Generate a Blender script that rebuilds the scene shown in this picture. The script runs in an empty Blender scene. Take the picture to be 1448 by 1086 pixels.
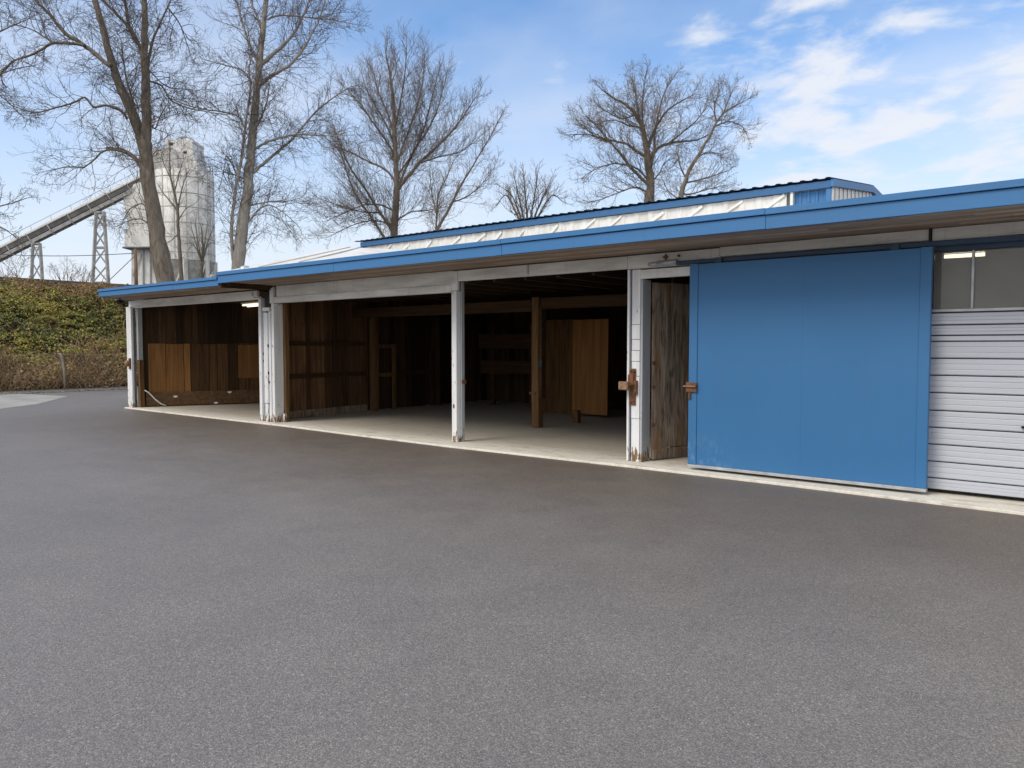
import bpy, math, random
from mathutils import Vector, Matrix, noise
random.seed(7)
R = math.radians
sc = bpy.context.scene
col = sc.collection

# ------------------------------------------------------------------ camera
FPX, IW, IH, HZ, VPX, EYE = 1087.0, 1448, 1086, 490.0, -600.0, 1.6
pit = math.atan((IH/2-HZ)/FPX)
azi = math.atan((IW/2-VPX)*math.cos(pit)/FPX)
FW = Vector((-math.cos(azi)*math.cos(pit), math.sin(azi)*math.cos(pit), -math.sin(pit)))
RT = Vector((math.sin(azi), math.cos(azi), 0))
UP = RT.cross(FW)
CAM = Vector((0, 0, EYE))
cam = bpy.data.cameras.new('camera')
co = bpy.data.objects.new('camera', cam)
col.objects.link(co)
m = Matrix((RT, UP, -FW)).transposed().to_4x4()
m.translation = CAM
co.matrix_world = m
cam.sensor_width = 36
cam.lens = FPX/IW*36
cam.clip_start = 0.05
cam.clip_end = 5000
sc.camera = co

def pt(x, y, depth):          # photo pixel at a given distance -> place in the world
    return CAM + (FW + RT*((x-IW/2)/FPX) + UP*((IH/2-y)/FPX))*depth

# ------------------------------------------------------------------ mesh helpers
class MB:
    def __init__(s): s.v = []; s.f = []; s.sm = []
    def add(s, vs, fs, smooth=False):
        b = len(s.v); s.v += [tuple(v) for v in vs]
        for f in fs: s.f.append(tuple(i+b for i in f)); s.sm.append(smooth)
    def box(s, x0, x1, y0, y1, z0, z1):
        if x0 > x1: x0, x1 = x1, x0
        if y0 > y1: y0, y1 = y1, y0
        if z0 > z1: z0, z1 = z1, z0
        s.add([(x0,y0,z0),(x1,y0,z0),(x1,y1,z0),(x0,y1,z0),(x0,y0,z1),(x1,y0,z1),(x1,y1,z1),(x0,y1,z1)],
              [(0,3,2,1),(4,5,6,7),(0,1,5,4),(1,2,6,5),(2,3,7,6),(3,0,4,7)])
        return s
    def obox(s, o, u, v, w):    # oriented box from corner o and three edge vectors
        o, u, v, w = Vector(o), Vector(u), Vector(v), Vector(w)
        p = [o, o+u, o+u+v, o+v, o+w, o+u+w, o+u+v+w, o+v+w]
        fs = [(0,3,2,1),(4,5,6,7),(0,1,5,4),(1,2,6,5),(2,3,7,6),(3,0,4,7)]
        if u.cross(v).dot(w) < 0: fs = [f[::-1] for f in fs]
        s.add(p, fs); return s
    def prism(s, poly, axis):   # planar polygon swept along an axis vector
        poly = [Vector(p) for p in poly]; a = Vector(axis); n = len(poly)
        fs = [tuple(range(n))[::-1], tuple(range(n, 2*n))] + [(i, (i+1)%n, n+(i+1)%n, n+i) for i in range(n)]
        s.add(poly+[p+a for p in poly], fs); return s
    def beam(s, a, b, w, h, up=(0,0,1)):   # rectangular bar between two points
        a, b = Vector(a), Vector(b); d = (b-a).normalized(); up = Vector(up)
        if abs(d.dot(up)) > .98: up = Vector((1,0,0))
        sd = d.cross(up).normalized(); u2 = sd.cross(d)
        s.obox(a - sd*w/2 - u2*h/2, b-a, sd*w, u2*h); return s
    def tube(s, pts, rad, k=6, cap=True, smooth=True):
        pts = [Vector(p) for p in pts]; n = len(pts)
        if not isinstance(rad, (list, tuple)): rad = [rad]*n
        ref = None; vs = []
        for i, p in enumerate(pts):
            d = (pts[min(i+1, n-1)] - pts[max(i-1, 0)])
            d = d.normalized() if d.length > 1e-9 else Vector((0,0,1))
            if ref is None: ref = Vector((1,0,0)) if abs(d.x) < .8 else Vector((0,1,0))
            a = d.cross(ref); a = a.normalized() if a.length > 1e-6 else d.orthogonal().normalized()
            b = d.cross(a); ref = b.cross(d) if False else ref
            for j in range(k):
                t = 2*math.pi*j/k
                vs.append(p + (a*math.cos(t)+b*math.sin(t))*rad[i])
        fs = []
        for i in range(n-1):
            for j in range(k):
                fs.append((i*k+j, i*k+(j+1)%k, (i+1)*k+(j+1)%k, (i+1)*k+j))
        if cap:
            fs.append(tuple(range(k))[::-1]); fs.append(tuple(range((n-1)*k, n*k)))
        s.add(vs, fs, smooth); return s
    def lathe(s, c, prof, k=40, smooth=True, a0=0, a1=2*math.pi):
        c = Vector(c); vs = []; full = abs(a1-a0-2*math.pi) < 1e-6
        kk = k if full else k+1
        for (r, z) in prof:
            for j in range(kk):
                t = a0+(a1-a0)*j/k
                vs.append(c+Vector((r*math.cos(t), r*math.sin(t), z)))
        fs = []
        for i in range(len(prof)-1):
            for j in range(k):
                j2 = (j+1) % kk
                fs.append((i*kk+j, i*kk+j2, (i+1)*kk+j2, (i+1)*kk+j))
        s.add(vs, fs, smooth); return s
    def build(s, name, mat, parent=None, bevel=0):
        o0 = org(parent)
        me = bpy.data.meshes.new(name)
        me.from_pydata([(x-o0.x, y-o0.y, z-o0.z) for x, y, z in s.v], [], s.f)
        me.polygons.foreach_set('use_smooth', s.sm)
        for mm in (mat if isinstance(mat, (list, tuple)) else [mat]): me.materials.append(mm)
        me.update()
        o = bpy.data.objects.new(name, me); col.objects.link(o)
        if parent: o.parent = parent
        if bevel:
            b = o.modifiers.new('bevel', 'BEVEL'); b.width = bevel; b.segments = 1; b.limit_method = 'ANGLE'; b.harden_normals = False
        return o
ORG = {}
def org(parent):
    while parent is not None:
        if parent.name in ORG: return ORG[parent.name]
        parent = parent.parent
    return Vector((0,0,0))
def thing(name, label, cat, loc, group=None):
    o = bpy.data.objects.new(name, None); col.objects.link(o); o.location = loc
    o.empty_display_size = .3
    ORG[o.name] = Vector(loc); o['label'] = label; o['category'] = cat
    if group: o['group'] = group
    return o
def tag(o, label, cat, group=None):
    o['label'] = label; o['category'] = cat
    if group: o['group'] = group
    return o
def struct(o, kind='structure', label=None, cat=None):
    o['kind'] = kind
    if label: o['label'] = label
    if cat: o['category'] = cat
    return o

# ------------------------------------------------------------------ materials
class NT:
    def __init__(s, name):
        s.m = bpy.data.materials.new(name); s.m.use_nodes = True
        s.t = s.m.node_tree; s.n = s.t.nodes; s.l = s.t.links
        s.b = s.n['Principled BSDF']; s.out = s.n['Material Output']
        s.pos = None
    def node(s, typ, **kw):
        nd = s.n.new(typ)
        for k, v in kw.items(): setattr(nd, k, v)
        return nd
    def P(s):
        if s.pos is None: s.pos = s.node('ShaderNodeNewGeometry')
        return s.pos.outputs['Position']
    def island(s):
        s.P(); return s.pos.outputs['Random Per Island']
    def scaled(s, v):
        mp = s.node('ShaderNodeMapping'); mp.inputs['Scale'].default_value = v
        s.l.new(s.P(), mp.inputs[0]); return mp.outputs[0]
    def noise(s, scale, detail=4, rough=.55, vec=None, dist=0):
        n = s.node('ShaderNodeTexNoise')
        n.inputs['Scale'].default_value = scale; n.inputs['Detail'].default_value = detail
        n.inputs['Roughness'].default_value = rough; n.inputs['Distortion'].default_value = dist
        s.l.new(vec or s.P(), n.inputs['Vector']); return n.outputs['Fac']
    def ramp(s, fac, stops):
        r = s.node('ShaderNodeValToRGB'); e = r.color_ramp.elements
        while len(e) < len(stops): e.new(.5)
        for i, (p, c) in enumerate(stops):
            e[i].position = p
            e[i].color = (c, c, c, 1) if isinstance(c, (int, float)) else (*c, 1)
        s.l.new(fac, r.inputs[0]); return r.outputs[0]
    def mix(s, fac, a, b, typ='MIX'):
        x = s.node('ShaderNodeMix', data_type='RGBA', blend_type=typ)
        for sock, val in ((x.inputs[0], fac), (x.inputs[6], a), (x.inputs[7], b)):
            if isinstance(val, (int, float)): sock.default_value = val
            elif isinstance(val, tuple): sock.default_value = (*val, 1)
            else: s.l.new(val, sock)
        return x.outputs[2]
    def math(s, op, a, b=0., clamp=False):
        x = s.node('ShaderNodeMath', operation=op, use_clamp=clamp)
        for sock, val in ((x.inputs[0], a), (x.inputs[1], b)):
            if isinstance(val, (int, float)): sock.default_value = val
            else: s.l.new(val, sock)
        return x.outputs[0]
    def xyz(s):
        x = s.node('ShaderNodeSeparateXYZ'); s.l.new(s.P(), x.inputs[0]); return x.outputs
    def rng(s, v, a, b, lo=0., hi=1.):
        x = s.node('ShaderNodeMapRange', interpolation_type='SMOOTHSTEP')
        s.l.new(v, x.inputs[0])
        for i, q in enumerate((a, b, lo, hi)): x.inputs[i+1].default_value = q
        return x.outputs[0]
    def bump(s, h, strength=.3, dist=.01):
        b = s.node('ShaderNodeBump'); b.inputs['Strength'].default_value = strength; b.inputs['Distance'].default_value = dist
        s.l.new(h, b.inputs['Height']); s.l.new(b.outputs[0], s.b.inputs['Normal'])
    def done(s, colr, rough=.6, metal=0., spec=.5):
        for key, val in (('Base Color', colr), ('Roughness', rough), ('Metallic', metal), ('Specular IOR Level', spec)):
            k = s.b.inputs[key]
            if isinstance(val, (int, float)): k.default_value = val
            elif isinstance(val, tuple): k.default_value = (*val, 1)
            else: s.l.new(val, k)
        return s.m

def m_plain(name, c, rough=.6, metal=0, var=.25, scale=3., bump=0, spec=.5):
    t = NT(name); n = t.noise(scale, 5)
    f = t.ramp(n, [(.3, 1-var), (.7, 1+var*.3)])
    if bump: t.bump(t.noise(scale*12, 3), bump, .004)
    return t.done(t.mix(1., c, f, 'MULTIPLY'), rough, metal, spec)

def m_paint(name, c, dirt, grime=.5, wood=True, rough=.55, hor=False):   # painted boards: vertical grime, chips near the foot
    t = NT(name)
    streak = t.noise(1., 6, .6, t.scaled((1.1, 6, 7) if hor else (9, 9, 1.2)))
    fine = t.noise(1., 4, .6, t.scaled((6, 60, 60) if hor else (60, 60, 6)))
    f = t.ramp(streak, [(.38, 0.), (.78, grime)])
    cc = t.mix(f, c, dirt)
    cc = t.mix(t.ramp(fine, [(.55, 0.), (.8, .35)]), cc, dirt)
    runs = t.noise(1., 5, .6, t.scaled((13, 13, .35)))
    cc = t.mix(t.ramp(runs, [(.56, 0.), (.76, .32)]), cc, dirt)
    if wood:
        z = t.xyz()[2]
        foot = t.math('MULTIPLY', t.rng(z, .04, .34, 1, 0), t.ramp(t.noise(.9, 2), [(.35, .45), (.65, 1.15)]))
        chip = t.math('ADD', t.noise(1., 5, .6, t.scaled((26, 26, 7))), t.math('MULTIPLY', foot, .26))
        k = t.ramp(chip, [(.655, 0.), (.69, 1.)])
        wc = t.ramp(t.noise(1., 4, .6, t.scaled((50, 50, 4))), [(.3, (.09, .05, .025)), (.7, (.30, .19, .10))])
        cc = t.mix(k, cc, wc)
    t.bump(fine, .25, .004)
    return t.done(cc, rough)

def m_wood(name, c0, c1, axis='z', scale=1., rough=.8, isl=.5, stain=None, spec=.25):
    t = NT(name)
    a = 1.1*scale; b = 22*scale
    sv = {'z': (b, b, a), 'x': (a, b, b), 'y': (b, a, b)}[axis]
    # shift the grain per board so that no two boards repeat
    comb = t.node('ShaderNodeVectorMath', operation='ADD'); sc3 = t.node('ShaderNodeVectorMath', operation='SCALE')
    ic = t.node('ShaderNodeCombineXYZ')
    t.l.new(t.island(), ic.inputs[0]); t.l.new(t.island(), ic.inputs[1]); t.l.new(t.island(), ic.inputs[2])
    t.l.new(ic.outputs[0], sc3.inputs[0]); sc3.inputs['Scale'].default_value = 37.
    t.l.new(t.scaled(sv), comb.inputs[0]); t.l.new(sc3.outputs[0], comb.inputs[1])
    g = t.noise(1., 7, .62, comb.outputs[0], .6)
    cc = t.ramp(g, [(.28, c0), (.72, c1)])
    isv = t.math('MULTIPLY_ADD', t.island(), isl); isv.node.inputs[2].default_value = 1-isl*.55
    cc = t.mix(1., cc, isv, 'MULTIPLY')
    # knots
    vv = {'z': (5, 5, 1.6), 'x': (1.6, 5, 5), 'y': (5, 1.6, 5)}[axis]
    vo = t.node('ShaderNodeTexVoronoi'); vo.inputs['Scale'].default_value = 1.2
    t.l.new(t.scaled(vv), vo.inputs['Vector'])
    kn = t.ramp(vo.outputs['Distance'], [(.03, 1.), (.11, 0.)])
    cc = t.mix(t.math('MULTIPLY', kn, .6), cc, tuple(q*.4 for q in c0))
    if stain:
        cc = t.mix(t.ramp(t.noise(1.4, 5, .6), [(.5, 0.), (.72, .8)]), cc, stain)
    t.bump(g, .35, .004)
    return t.done(cc, rough, 0, spec)

M = {}
M['white_paint'] = m_paint('white_paint', (.80, .82, .85), (.36, .35, .33), .45)
M['header_paint'] = m_paint('header_paint', (.80, .81, .80), (.30, .29, .275), .65, wood=False, hor=True)
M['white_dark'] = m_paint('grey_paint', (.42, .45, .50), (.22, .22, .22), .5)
M['blue'] = m_paint('blue_trim_paint', (.040, .178, .42), (.038, .125, .27), .35, wood=False, rough=.45, hor=True)

M['blue_dark'] = m_paint('darker_blue_trim', (.026, .12, .29), (.03, .09, .19), .4, wood=False, rough=.5, hor=True)
def blue_door():
    t = NT('blue_door_paint')
    c = t.ramp(t.noise(.9, 4), [(.3, (.026, .145, .345)), (.7, (.033, .160, .372))])
    z = t.xyz()[2]; x = t.xyz()[0]
    low = t.math('MULTIPLY', t.rng(z, .1, .6, 1, 0), t.rng(x, -4.5, -3.7, 1, 0))
    sc_ = t.math('MULTIPLY', low, t.ramp(t.noise(1., 5, .6, t.scaled((14, 14, 6))), [(.48, 0.), (.72, .38)]))
    c = t.mix(sc_, c, (.45, .55, .66))
    st = t.ramp(t.noise(1., 5, .6, t.scaled((6, 6, .5))), [(.5, 0.), (.8, .22)])
    c = t.mix(st, c, (.05, .13, .27))
    t.bump(t.noise(2.2, 3), .12, .01)
    return t.done(c, .5)
M['blue_door'] = blue_door()
M['navy'] = m_plain('dark_blue_track_paint', (.030, .065, .125), .6)
M['rust'] = m_plain('rusty_iron', (.20, .088, .042), .85, 0, .6, 14, .4)
M['rust_pale'] = m_plain('rusty_box', (.34, .20, .12), .85, 0, .5, 18, .4)
M['black'] = m_plain('black_plastic', (.012, .012, .013), .6)
M['grey_metal'] = m_plain('galvanised_grey', (.50, .52, .55), .5, .5, .3, 6)
M['plank_dark'] = m_wood('shaded_weathered_planks', (.010, .006, .004), (.072, .040, .022), 'z', 1., .85, 1.2)  # darker copy of the planks, shade deep in the shed put into the colour
M['plank_mid'] = m_wood('brown_board_wall', (.012, .007, .003), (.070, .038, .017), 'z', 1., .85, 1.2)  # tone lowered to stand for the weak light deep in the bay
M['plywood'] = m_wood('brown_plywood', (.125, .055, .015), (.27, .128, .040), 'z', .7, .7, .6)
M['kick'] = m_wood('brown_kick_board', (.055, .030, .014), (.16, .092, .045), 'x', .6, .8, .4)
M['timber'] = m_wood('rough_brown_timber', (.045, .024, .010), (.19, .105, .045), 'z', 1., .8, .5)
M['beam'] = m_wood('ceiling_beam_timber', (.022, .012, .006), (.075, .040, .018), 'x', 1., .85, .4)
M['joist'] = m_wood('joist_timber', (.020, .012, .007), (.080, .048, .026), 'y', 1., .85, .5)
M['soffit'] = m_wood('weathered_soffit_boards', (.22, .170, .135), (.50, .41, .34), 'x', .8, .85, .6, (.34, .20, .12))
M['plank_bay'] = m_wood('lit_weathered_planks', (.034, .018, .009), (.215, .118, .060), 'z', 1., .85, 1.1)  # lighter copy of the planks, daylight near the post put into the colour
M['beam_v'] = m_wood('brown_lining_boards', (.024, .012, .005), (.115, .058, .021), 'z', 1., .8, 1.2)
def door_wood():
    t = NT('weathered_grey_door_planks')
    g = t.noise(1., 8, .65, t.scaled((16, 16, 1.6)), 1.1)
    c = t.ramp(g, [(.32, (.07, .052, .038)), (.5, (.25, .20, .16)), (.7, (.42, .36, .30))])
    o = t.ramp(t.noise(1., 5, .6, t.scaled((6, 6, 1.3))), [(.52, 0.), (.66, .75)])
    c = t.mix(o, c, (.24, .115, .040))
    d = t.ramp(t.noise(1., 5, .65, t.scaled((7, 7, 1.8)), .8), [(.56, 0.), (.70, .85)])
    c = t.mix(d, c, (.018, .014, .012))
    t.bump(g, .6, .01)
    return t.done(c, .85, 0, .25)
M['door_wood'] = door_wood()

def concrete():
    t = NT('floor_concrete')
    a = t.noise(.9, 6); b = t.noise(26., 4)
    c = t.ramp(a, [(.3, (.72, .68, .595)), (.7, (.86, .83, .74))])
    c = t.mix(t.ramp(b, [(.45, 0.), (.75, .3)]), c, (.27, .25, .22))
    y = t.xyz()[1]
    # pale outer lip; indoor shade is painted into the dirty floor's darker colour
    shade_in = t.math('MULTIPLY', t.rng(t.math('ADD', y, t.math('MULTIPLY', a, .5)), 9.05, 10.2), .72)
    c = t.mix(shade_in, c, (.26, .228, .185))
    st = t.noise(2.6, 6, .65, t.scaled((1, 2.2, 1)))
    c = t.mix(t.ramp(st, [(.52, 0.), (.70, .55)]), c, (.26, .225, .18))
    t.bump(b, .2, .004)
    return t.done(c, .8, 0, .3)
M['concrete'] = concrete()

def asphalt():
    t = NT('asphalt')
    vo = t.node('ShaderNodeTexVoronoi'); vo.inputs['Scale'].default_value = 150.
    wv = t.node('ShaderNodeVectorMath', operation='ADD')
    nz = t.node('ShaderNodeTexNoise'); nz.inputs['Scale'].default_value = 60.; nz.inputs['Detail'].default_value = 2
    t.l.new(t.P(), nz.inputs['Vector'])
    sv = t.node('ShaderNodeVectorMath', operation='SCALE'); sv.inputs['Scale'].default_value = .022
    t.l.new(nz.outputs['Color'], sv.inputs[0]); t.l.new(t.P(), wv.inputs[0]); t.l.new(sv.outputs[0], wv.inputs[1])
    t.l.new(wv.outputs[0], vo.inputs['Vector'])
    cs = t.node('ShaderNodeSeparateColor'); t.l.new(vo.outputs['Color'], cs.inputs[0])
    stone = t.ramp(cs.outputs[0], [(0., .185), (.35, .24), (.75, .295), (.97, .38), (1., .50)])
    gap = t.ramp(vo.outputs['Distance'], [(.30, 1.), (.62, .66)])
    c = t.mix(1., stone, gap, 'MULTIPLY')
    fine = t.noise(210., 3, .7)
    c = t.mix(1., c, t.ramp(fine, [(.3, .74), (.7, 1.24)]), 'MULTIPLY')
    big = t.noise(.35, 5, .55, None, .4); mid = t.noise(1.9, 5, .6)
    c = t.mix(1., c, t.ramp(big, [(.3, .92), (.7, 1.06)]), 'MULTIPLY')
    c = t.mix(1., c, t.ramp(mid, [(.3, .95), (.7, 1.04)]), 'MULTIPLY')
    c = t.mix(1., c, (1.0, .92, .855), 'MULTIPLY')
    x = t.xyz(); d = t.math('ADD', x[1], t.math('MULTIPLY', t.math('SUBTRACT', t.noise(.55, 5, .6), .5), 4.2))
    near_dark = t.math('MULTIPLY', t.rng(d, 3.4, 8.4), t.rng(t.math('ADD', x[0], t.math('MULTIPLY', big, 5.)), -19.5, -13.))
    near_dark = t.math('MULTIPLY', near_dark, .80)
    c = t.mix(near_dark, c, t.mix(1., c, (.62, .545, .47), 'MULTIPLY'))  # colour turns darker and warmer towards the building, with a ragged edge
    h = t.math('MULTIPLY', vo.outputs['Distance'], -1.)
    t.bump(t.math('ADD', h, t.math('MULTIPLY', fine, .5)), .40, .006)
    return t.done(c, t.ramp(mid, [(.3, .50), (.7, .64)]), 0, .5)
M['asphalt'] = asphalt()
M['pale_road'] = m_plain('pale_concrete_road', (.40, .39, .37), .85, 0, .3, 1.2, .2)
M['gravel'] = m_plain('gravel', (.24, .225, .20), .95, 0, .6, 9, .6)
M['dirt'] = m_plain('bare_ground', (.13, .11, .085), .95, 0, .4, .4, .4)
M['soil'] = m_plain('bank_soil', (.034, .030, .018), .95, 0, .5, 1.5, .4)
M['guard'] = m_plain('weathered_concrete_kerb', (.15, .15, .15), .9, 0, .4, 1.5)

def white_sheet(name, c, dirt, k=.5):
    t = NT(name)
    s = t.noise(1., 6, .6, t.scaled((2.2, 2.2, .9)))
    c2 = t.mix(t.ramp(s, [(.42, 0.), (.75, k)]), c, dirt)
    b = t.noise(1., 5, .65, t.scaled((9, 9, 3)))
    c2 = t.mix(t.ramp(b, [(.58, 0.), (.75, k*.8)]), c2, tuple(q*.8 for q in dirt))
    return t.done(c2, .5)
M['white_sheet'] = white_sheet('white_roof_sheet', (.82, .82, .80), (.48, .45, .38), .55)
M['clad'] = white_sheet('off_white_cladding', (.74, .745, .73), (.45, .43, .38), .65)
M['gable_clad'] = white_sheet('white_ribbed_cladding', (.80, .80, .80), (.58, .58, .57), .3)
M['roof_dark'] = m_plain('dark_blue_roof_sheet', (.030, .075, .14), .5)
M['silo'] = white_sheet('dusty_white_steel', (.70, .705, .70), (.36, .355, .335), .95)
M['silo_grey'] = white_sheet('grey_dusty_steel', (.50, .50, .495), (.30, .295, .28), .95)
M['silo_seam'] = m_plain('grey_seam', (.50, .495, .47), .8, 0, .4, 2)
M['steel'] = m_plain('pale_grey_steel', (.44, .44, .44), .7, .2, .35, 2)
M['steel_dark'] = m_plain('dark_belt_housing', (.15, .15, .152), .8, 0, .5, 1)
M['steel_pale'] = m_plain('pale_belt_cover', (.56, .55, .53), .7, 0, .35, .8)
M['pole_wood'] = m_plain('pole_wood', (.19, .12, .08), .9, 0, .4, 2)
M['wire'] = m_plain('dark_wire', (.10, .10, .11), .6)
M['fence_metal'] = m_plain('galvanised_fence', (.40, .39, .36), .6, .4, .3, 5)

def garage_paint():
    t = NT('white_garage_door_paint')
    s = t.noise(1., 5, .6, t.scaled((.8, 10, 26)))
    c = t.ramp(s, [(.3, (.455, .485, .56)), (.7, (.535, .565, .64))])
    c = t.mix(t.ramp(t.noise(1.8, 5), [(.5, 0.), (.8, .35)]), c, (.48, .48, .50))
    return t.done(c, .5)
M['garage'] = garage_paint()
def glass():
    t = NT('dusty_window_glass')
    tr = t.node('ShaderNodeBsdfTransparent'); gl = t.node('ShaderNodeBsdfGlossy'); df = t.node('ShaderNodeBsdfDiffuse')
    gl.inputs['Roughness'].default_value = .03
    t.l.new(t.ramp(t.noise(2.5, 5), [(.3, (.21, .21, .19)), (.7, (.29, .29, .27))]), df.inputs[0])
    a = t.node('ShaderNodeMixShader'); b = t.node('ShaderNodeMixShader')
    a.inputs[0].default_value = .55
    t.l.new(tr.outputs[0], a.inputs[1]); t.l.new(df.outputs[0], a.inputs[2])
    fr = t.node('ShaderNodeFresnel'); fr.inputs[0].default_value = 1.45
    t.l.new(fr.outputs[0], b.inputs[0]); t.l.new(a.outputs[0], b.inputs[1]); t.l.new(gl.outputs[0], b.inputs[2])
    t.l.new(b.outputs[0], t.out.inputs[0]); return t.m
M['glass'] = glass()
def emit(name, c, s):
    t = NT(name); e = t.node('ShaderNodeEmission'); e.inputs[0].default_value = (*c, 1); e.inputs[1].default_value = s
    t.l.new(e.outputs[0], t.out.inputs[0]); return t.m
M['tube_warm'] = emit('lit_fluorescent_tube', (1., .80, .52), 1.5)
M['tube_white'] = emit('lit_white_tube', (1., .86, .60), 5.5)
M['room'] = m_plain('grey_room_wall', (.30, .30, .27), .9)

def m_bark(name, c0, c1, sc_=1.):
    t = NT(name)
    g = t.noise(1., 7, .65, t.scaled((9*sc_, 9*sc_, 2.2*sc_)), .7)
    c = t.ramp(g, [(.3, c0), (.7, c1)])
    c = t.mix(t.ramp(t.noise(.9, 4), [(.45, 0.), (.7, .5)]), c, tuple(q*.7 for q in c1))
    t.bump(g, .6, .03)
    return t.done(c, .9, 0, .2)
M['bark_brown'] = m_bark('brown_grey_bark', (.075, .062, .05), (.26, .225, .19))
M['bark_pale'] = m_bark('pale_grey_bark', (.20, .185, .165), (.46, .43, .39))
M['bark_mid'] = m_bark('grey_brown_bark', (.08, .066, .053), (.27, .235, .195))
M['twig_dark'] = m_bark('dark_twig_bark', (.09, .075, .067), (.21, .178, .158), 3)
M['twig_tan'] = m_bark('tan_twig_bark', (.15, .12, .093), (.34, .28, .22), 3)
M['twig_grey'] = m_bark('grey_twig_bark', (.145, .12, .10), (.31, .265, .225), 3)
M['twig_red'] = m_bark('rusty_twig_bark', (.14, .075, .04), (.30, .17, .09), 3)

def ivy():
    t = NT('ivy_leaves')
    pos = t.P()
    clump = t.noise(.55, 4, .6); cl2 = t.noise(1.7, 3, .6)
    isl = t.island()
    f = t.math('ADD', t.math('MULTIPLY', isl, .42), t.math('ADD', t.math('MULTIPLY', clump, .75), t.math('MULTIPLY', cl2, .35)))
    z = t.xyz()[2]
    c = t.ramp(f, [(.46, (.036, .044, .020)), (.60, (.10, .108, .036)), (.74, (.19, .19, .048)), (.88, (.38, .36, .065)), (1., (.34, .24, .06))])
    t.b.inputs['Subsurface Weight'].default_value = 0
    return t.done(c, .6, 0, .3)
M['ivy'] = ivy()
def bramble():
    t = NT('dry_bramble_canes')
    c = t.ramp(t.math('ADD', t.math('MULTIPLY', t.island(), .62), t.ramp(t.noise(.8, 3), [(.3, 0.), (.7, .38)])), [(0., (.07, .050, .030)), (.3, (.22, .150, .085)), (.6, (.36, .23, .11)), (.85, (.46, .35, .22)), (1., (.20, .17, .06))])
    return t.done(c, .85, 0, .2)
M['bramble'] = bramble()
def drygrass():
    t = NT('dry_grass')
    c = t.ramp(t.island(), [(0., (.10, .075, .035)), (.5, (.22, .17, .08)), (.8, (.30, .24, .13)), (1., (.10, .12, .03))])
    return t.done(c, .8, 0, .2)
M['drygrass'] = drygrass()

# ------------------------------------------------------------------ world and sun
SUN_EL, SUN_AZ_DIR = R(44), Vector((-.30, -.95, 0)).normalized()
w = bpy.data.worlds.new('World'); sc.world = w; w.use_nodes = True
nt = w.node_tree; nl = nt.links
bg = nt.nodes['Background']; bg.inputs[1].default_value = .12
sky = nt.nodes.new('ShaderNodeTexSky'); sky.sky_type = 'NISHITA'; sky.sun_disc = False
sky.sun_elevation = SUN_EL
sky.sun_rotation = math.atan2(SUN_AZ_DIR.x, SUN_AZ_DIR.y)
sky.air_density = 1.0; sky.dust_density = .6; sky.ozone_density = 2.2; sky.altitude = 50
def wn(t, **k):
    n = nt.nodes.new(t)
    for a, b in k.items(): setattr(n, a, b)
    return n
def wm(op, a, b=0., clamp=False, c=None):
    x = wn('ShaderNodeMath', operation=op, use_clamp=clamp)
    for s_, v in zip(x.inputs, (a, b, c)):
        if v is None: continue
        if isinstance(v, (int, float)): s_.default_value = v
        else: nl.new(v, s_)
    return x.outputs[0]
tc = wn('ShaderNodeTexCoord'); sep = wn('ShaderNodeSeparateXYZ')
nl.new(tc.outputs['Generated'], sep.inputs[0])
dz = wm('MAXIMUM', sep.outputs[2], 0.02)
den = wm('ADD', dz, .22)
cmb = wn('ShaderNodeCombineXYZ')
nl.new(wm('DIVIDE', sep.outputs[0], den), cmb.inputs[0]); nl.new(wm('DIVIDE', sep.outputs[1], den), cmb.inputs[1])
mp = wn('ShaderNodeMapping'); mp.inputs['Rotation'].default_value = (0, 0, R(-35)); mp.inputs['Scale'].default_value = (1.15, 1.45, 1)
mp.inputs['Location'].default_value = (-5.094, 8.379, 2.181)
nl.new(cmb.outputs[0], mp.inputs[0])
n1 = wn('ShaderNodeTexNoise'); n1.inputs['Scale'].default_value = 4.2; n1.inputs['Detail'].default_value = 9; n1.inputs['Roughness'].default_value = .56; n1.inputs['Distortion'].default_value = .25
nl.new(mp.outputs[0], n1.inputs['Vector'])
n2 = wn('ShaderNodeTexNoise'); n2.inputs['Scale'].default_value = .9; n2.inputs['Detail'].default_value = 6
nl.new(mp.outputs[0], n2.inputs['Vector'])
def dotd(v):
    d = wn('ShaderNodeVectorMath', operation='DOT_PRODUCT'); nl.new(tc.outputs['Generated'], d.inputs[0]); d.inputs[1].default_value = v
    return d.outputs['Value']
side = dotd(RT)
cov = wn('ShaderNodeMapRange', interpolation_type='SMOOTHSTEP'); nl.new(side, cov.inputs[0])
for i, q in enumerate((.02, .42, -.10, .10)): cov.inputs[i+1].default_value = q
dens = wm('ADD', n1.outputs['Fac'], cov.outputs[0])
cr = wn('ShaderNodeMapRange', interpolation_type='SMOOTHSTEP'); nl.new(dens, cr.inputs[0])
for i, q in enumerate((.51, .76, 0., .92)): cr.inputs[i+1].default_value = q
veil = wn('ShaderNodeMapRange', interpolation_type='SMOOTHSTEP'); nl.new(n2.outputs['Fac'], veil.inputs[0])
for i, q in enumerate((.40, .72, .0, .48)): veil.inputs[i+1].default_value = q
hz = wn('ShaderNodeMapRange', interpolation_type='SMOOTHSTEP'); nl.new(sep.outputs[2], hz.inputs[0])
for i, q in enumerate((.0, .40, .96, 0.)): hz.inputs[i+1].default_value = q
def screen(a, b): return wm('SUBTRACT', 1., wm('MULTIPLY', wm('SUBTRACT', 1., a), wm('SUBTRACT', 1., b)))
back = wn('ShaderNodeMapRange', interpolation_type='SMOOTHSTEP'); nl.new(dotd(FW), back.inputs[0])
for i, q in enumerate((.35, -.35, 0., .85)): back.inputs[i+1].default_value = q  # unseen bright cloud added behind the camera to whiten the light
cl = screen(screen(screen(cr.outputs[0], veil.outputs[0]), hz.outputs[0]), back.outputs[0])
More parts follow.
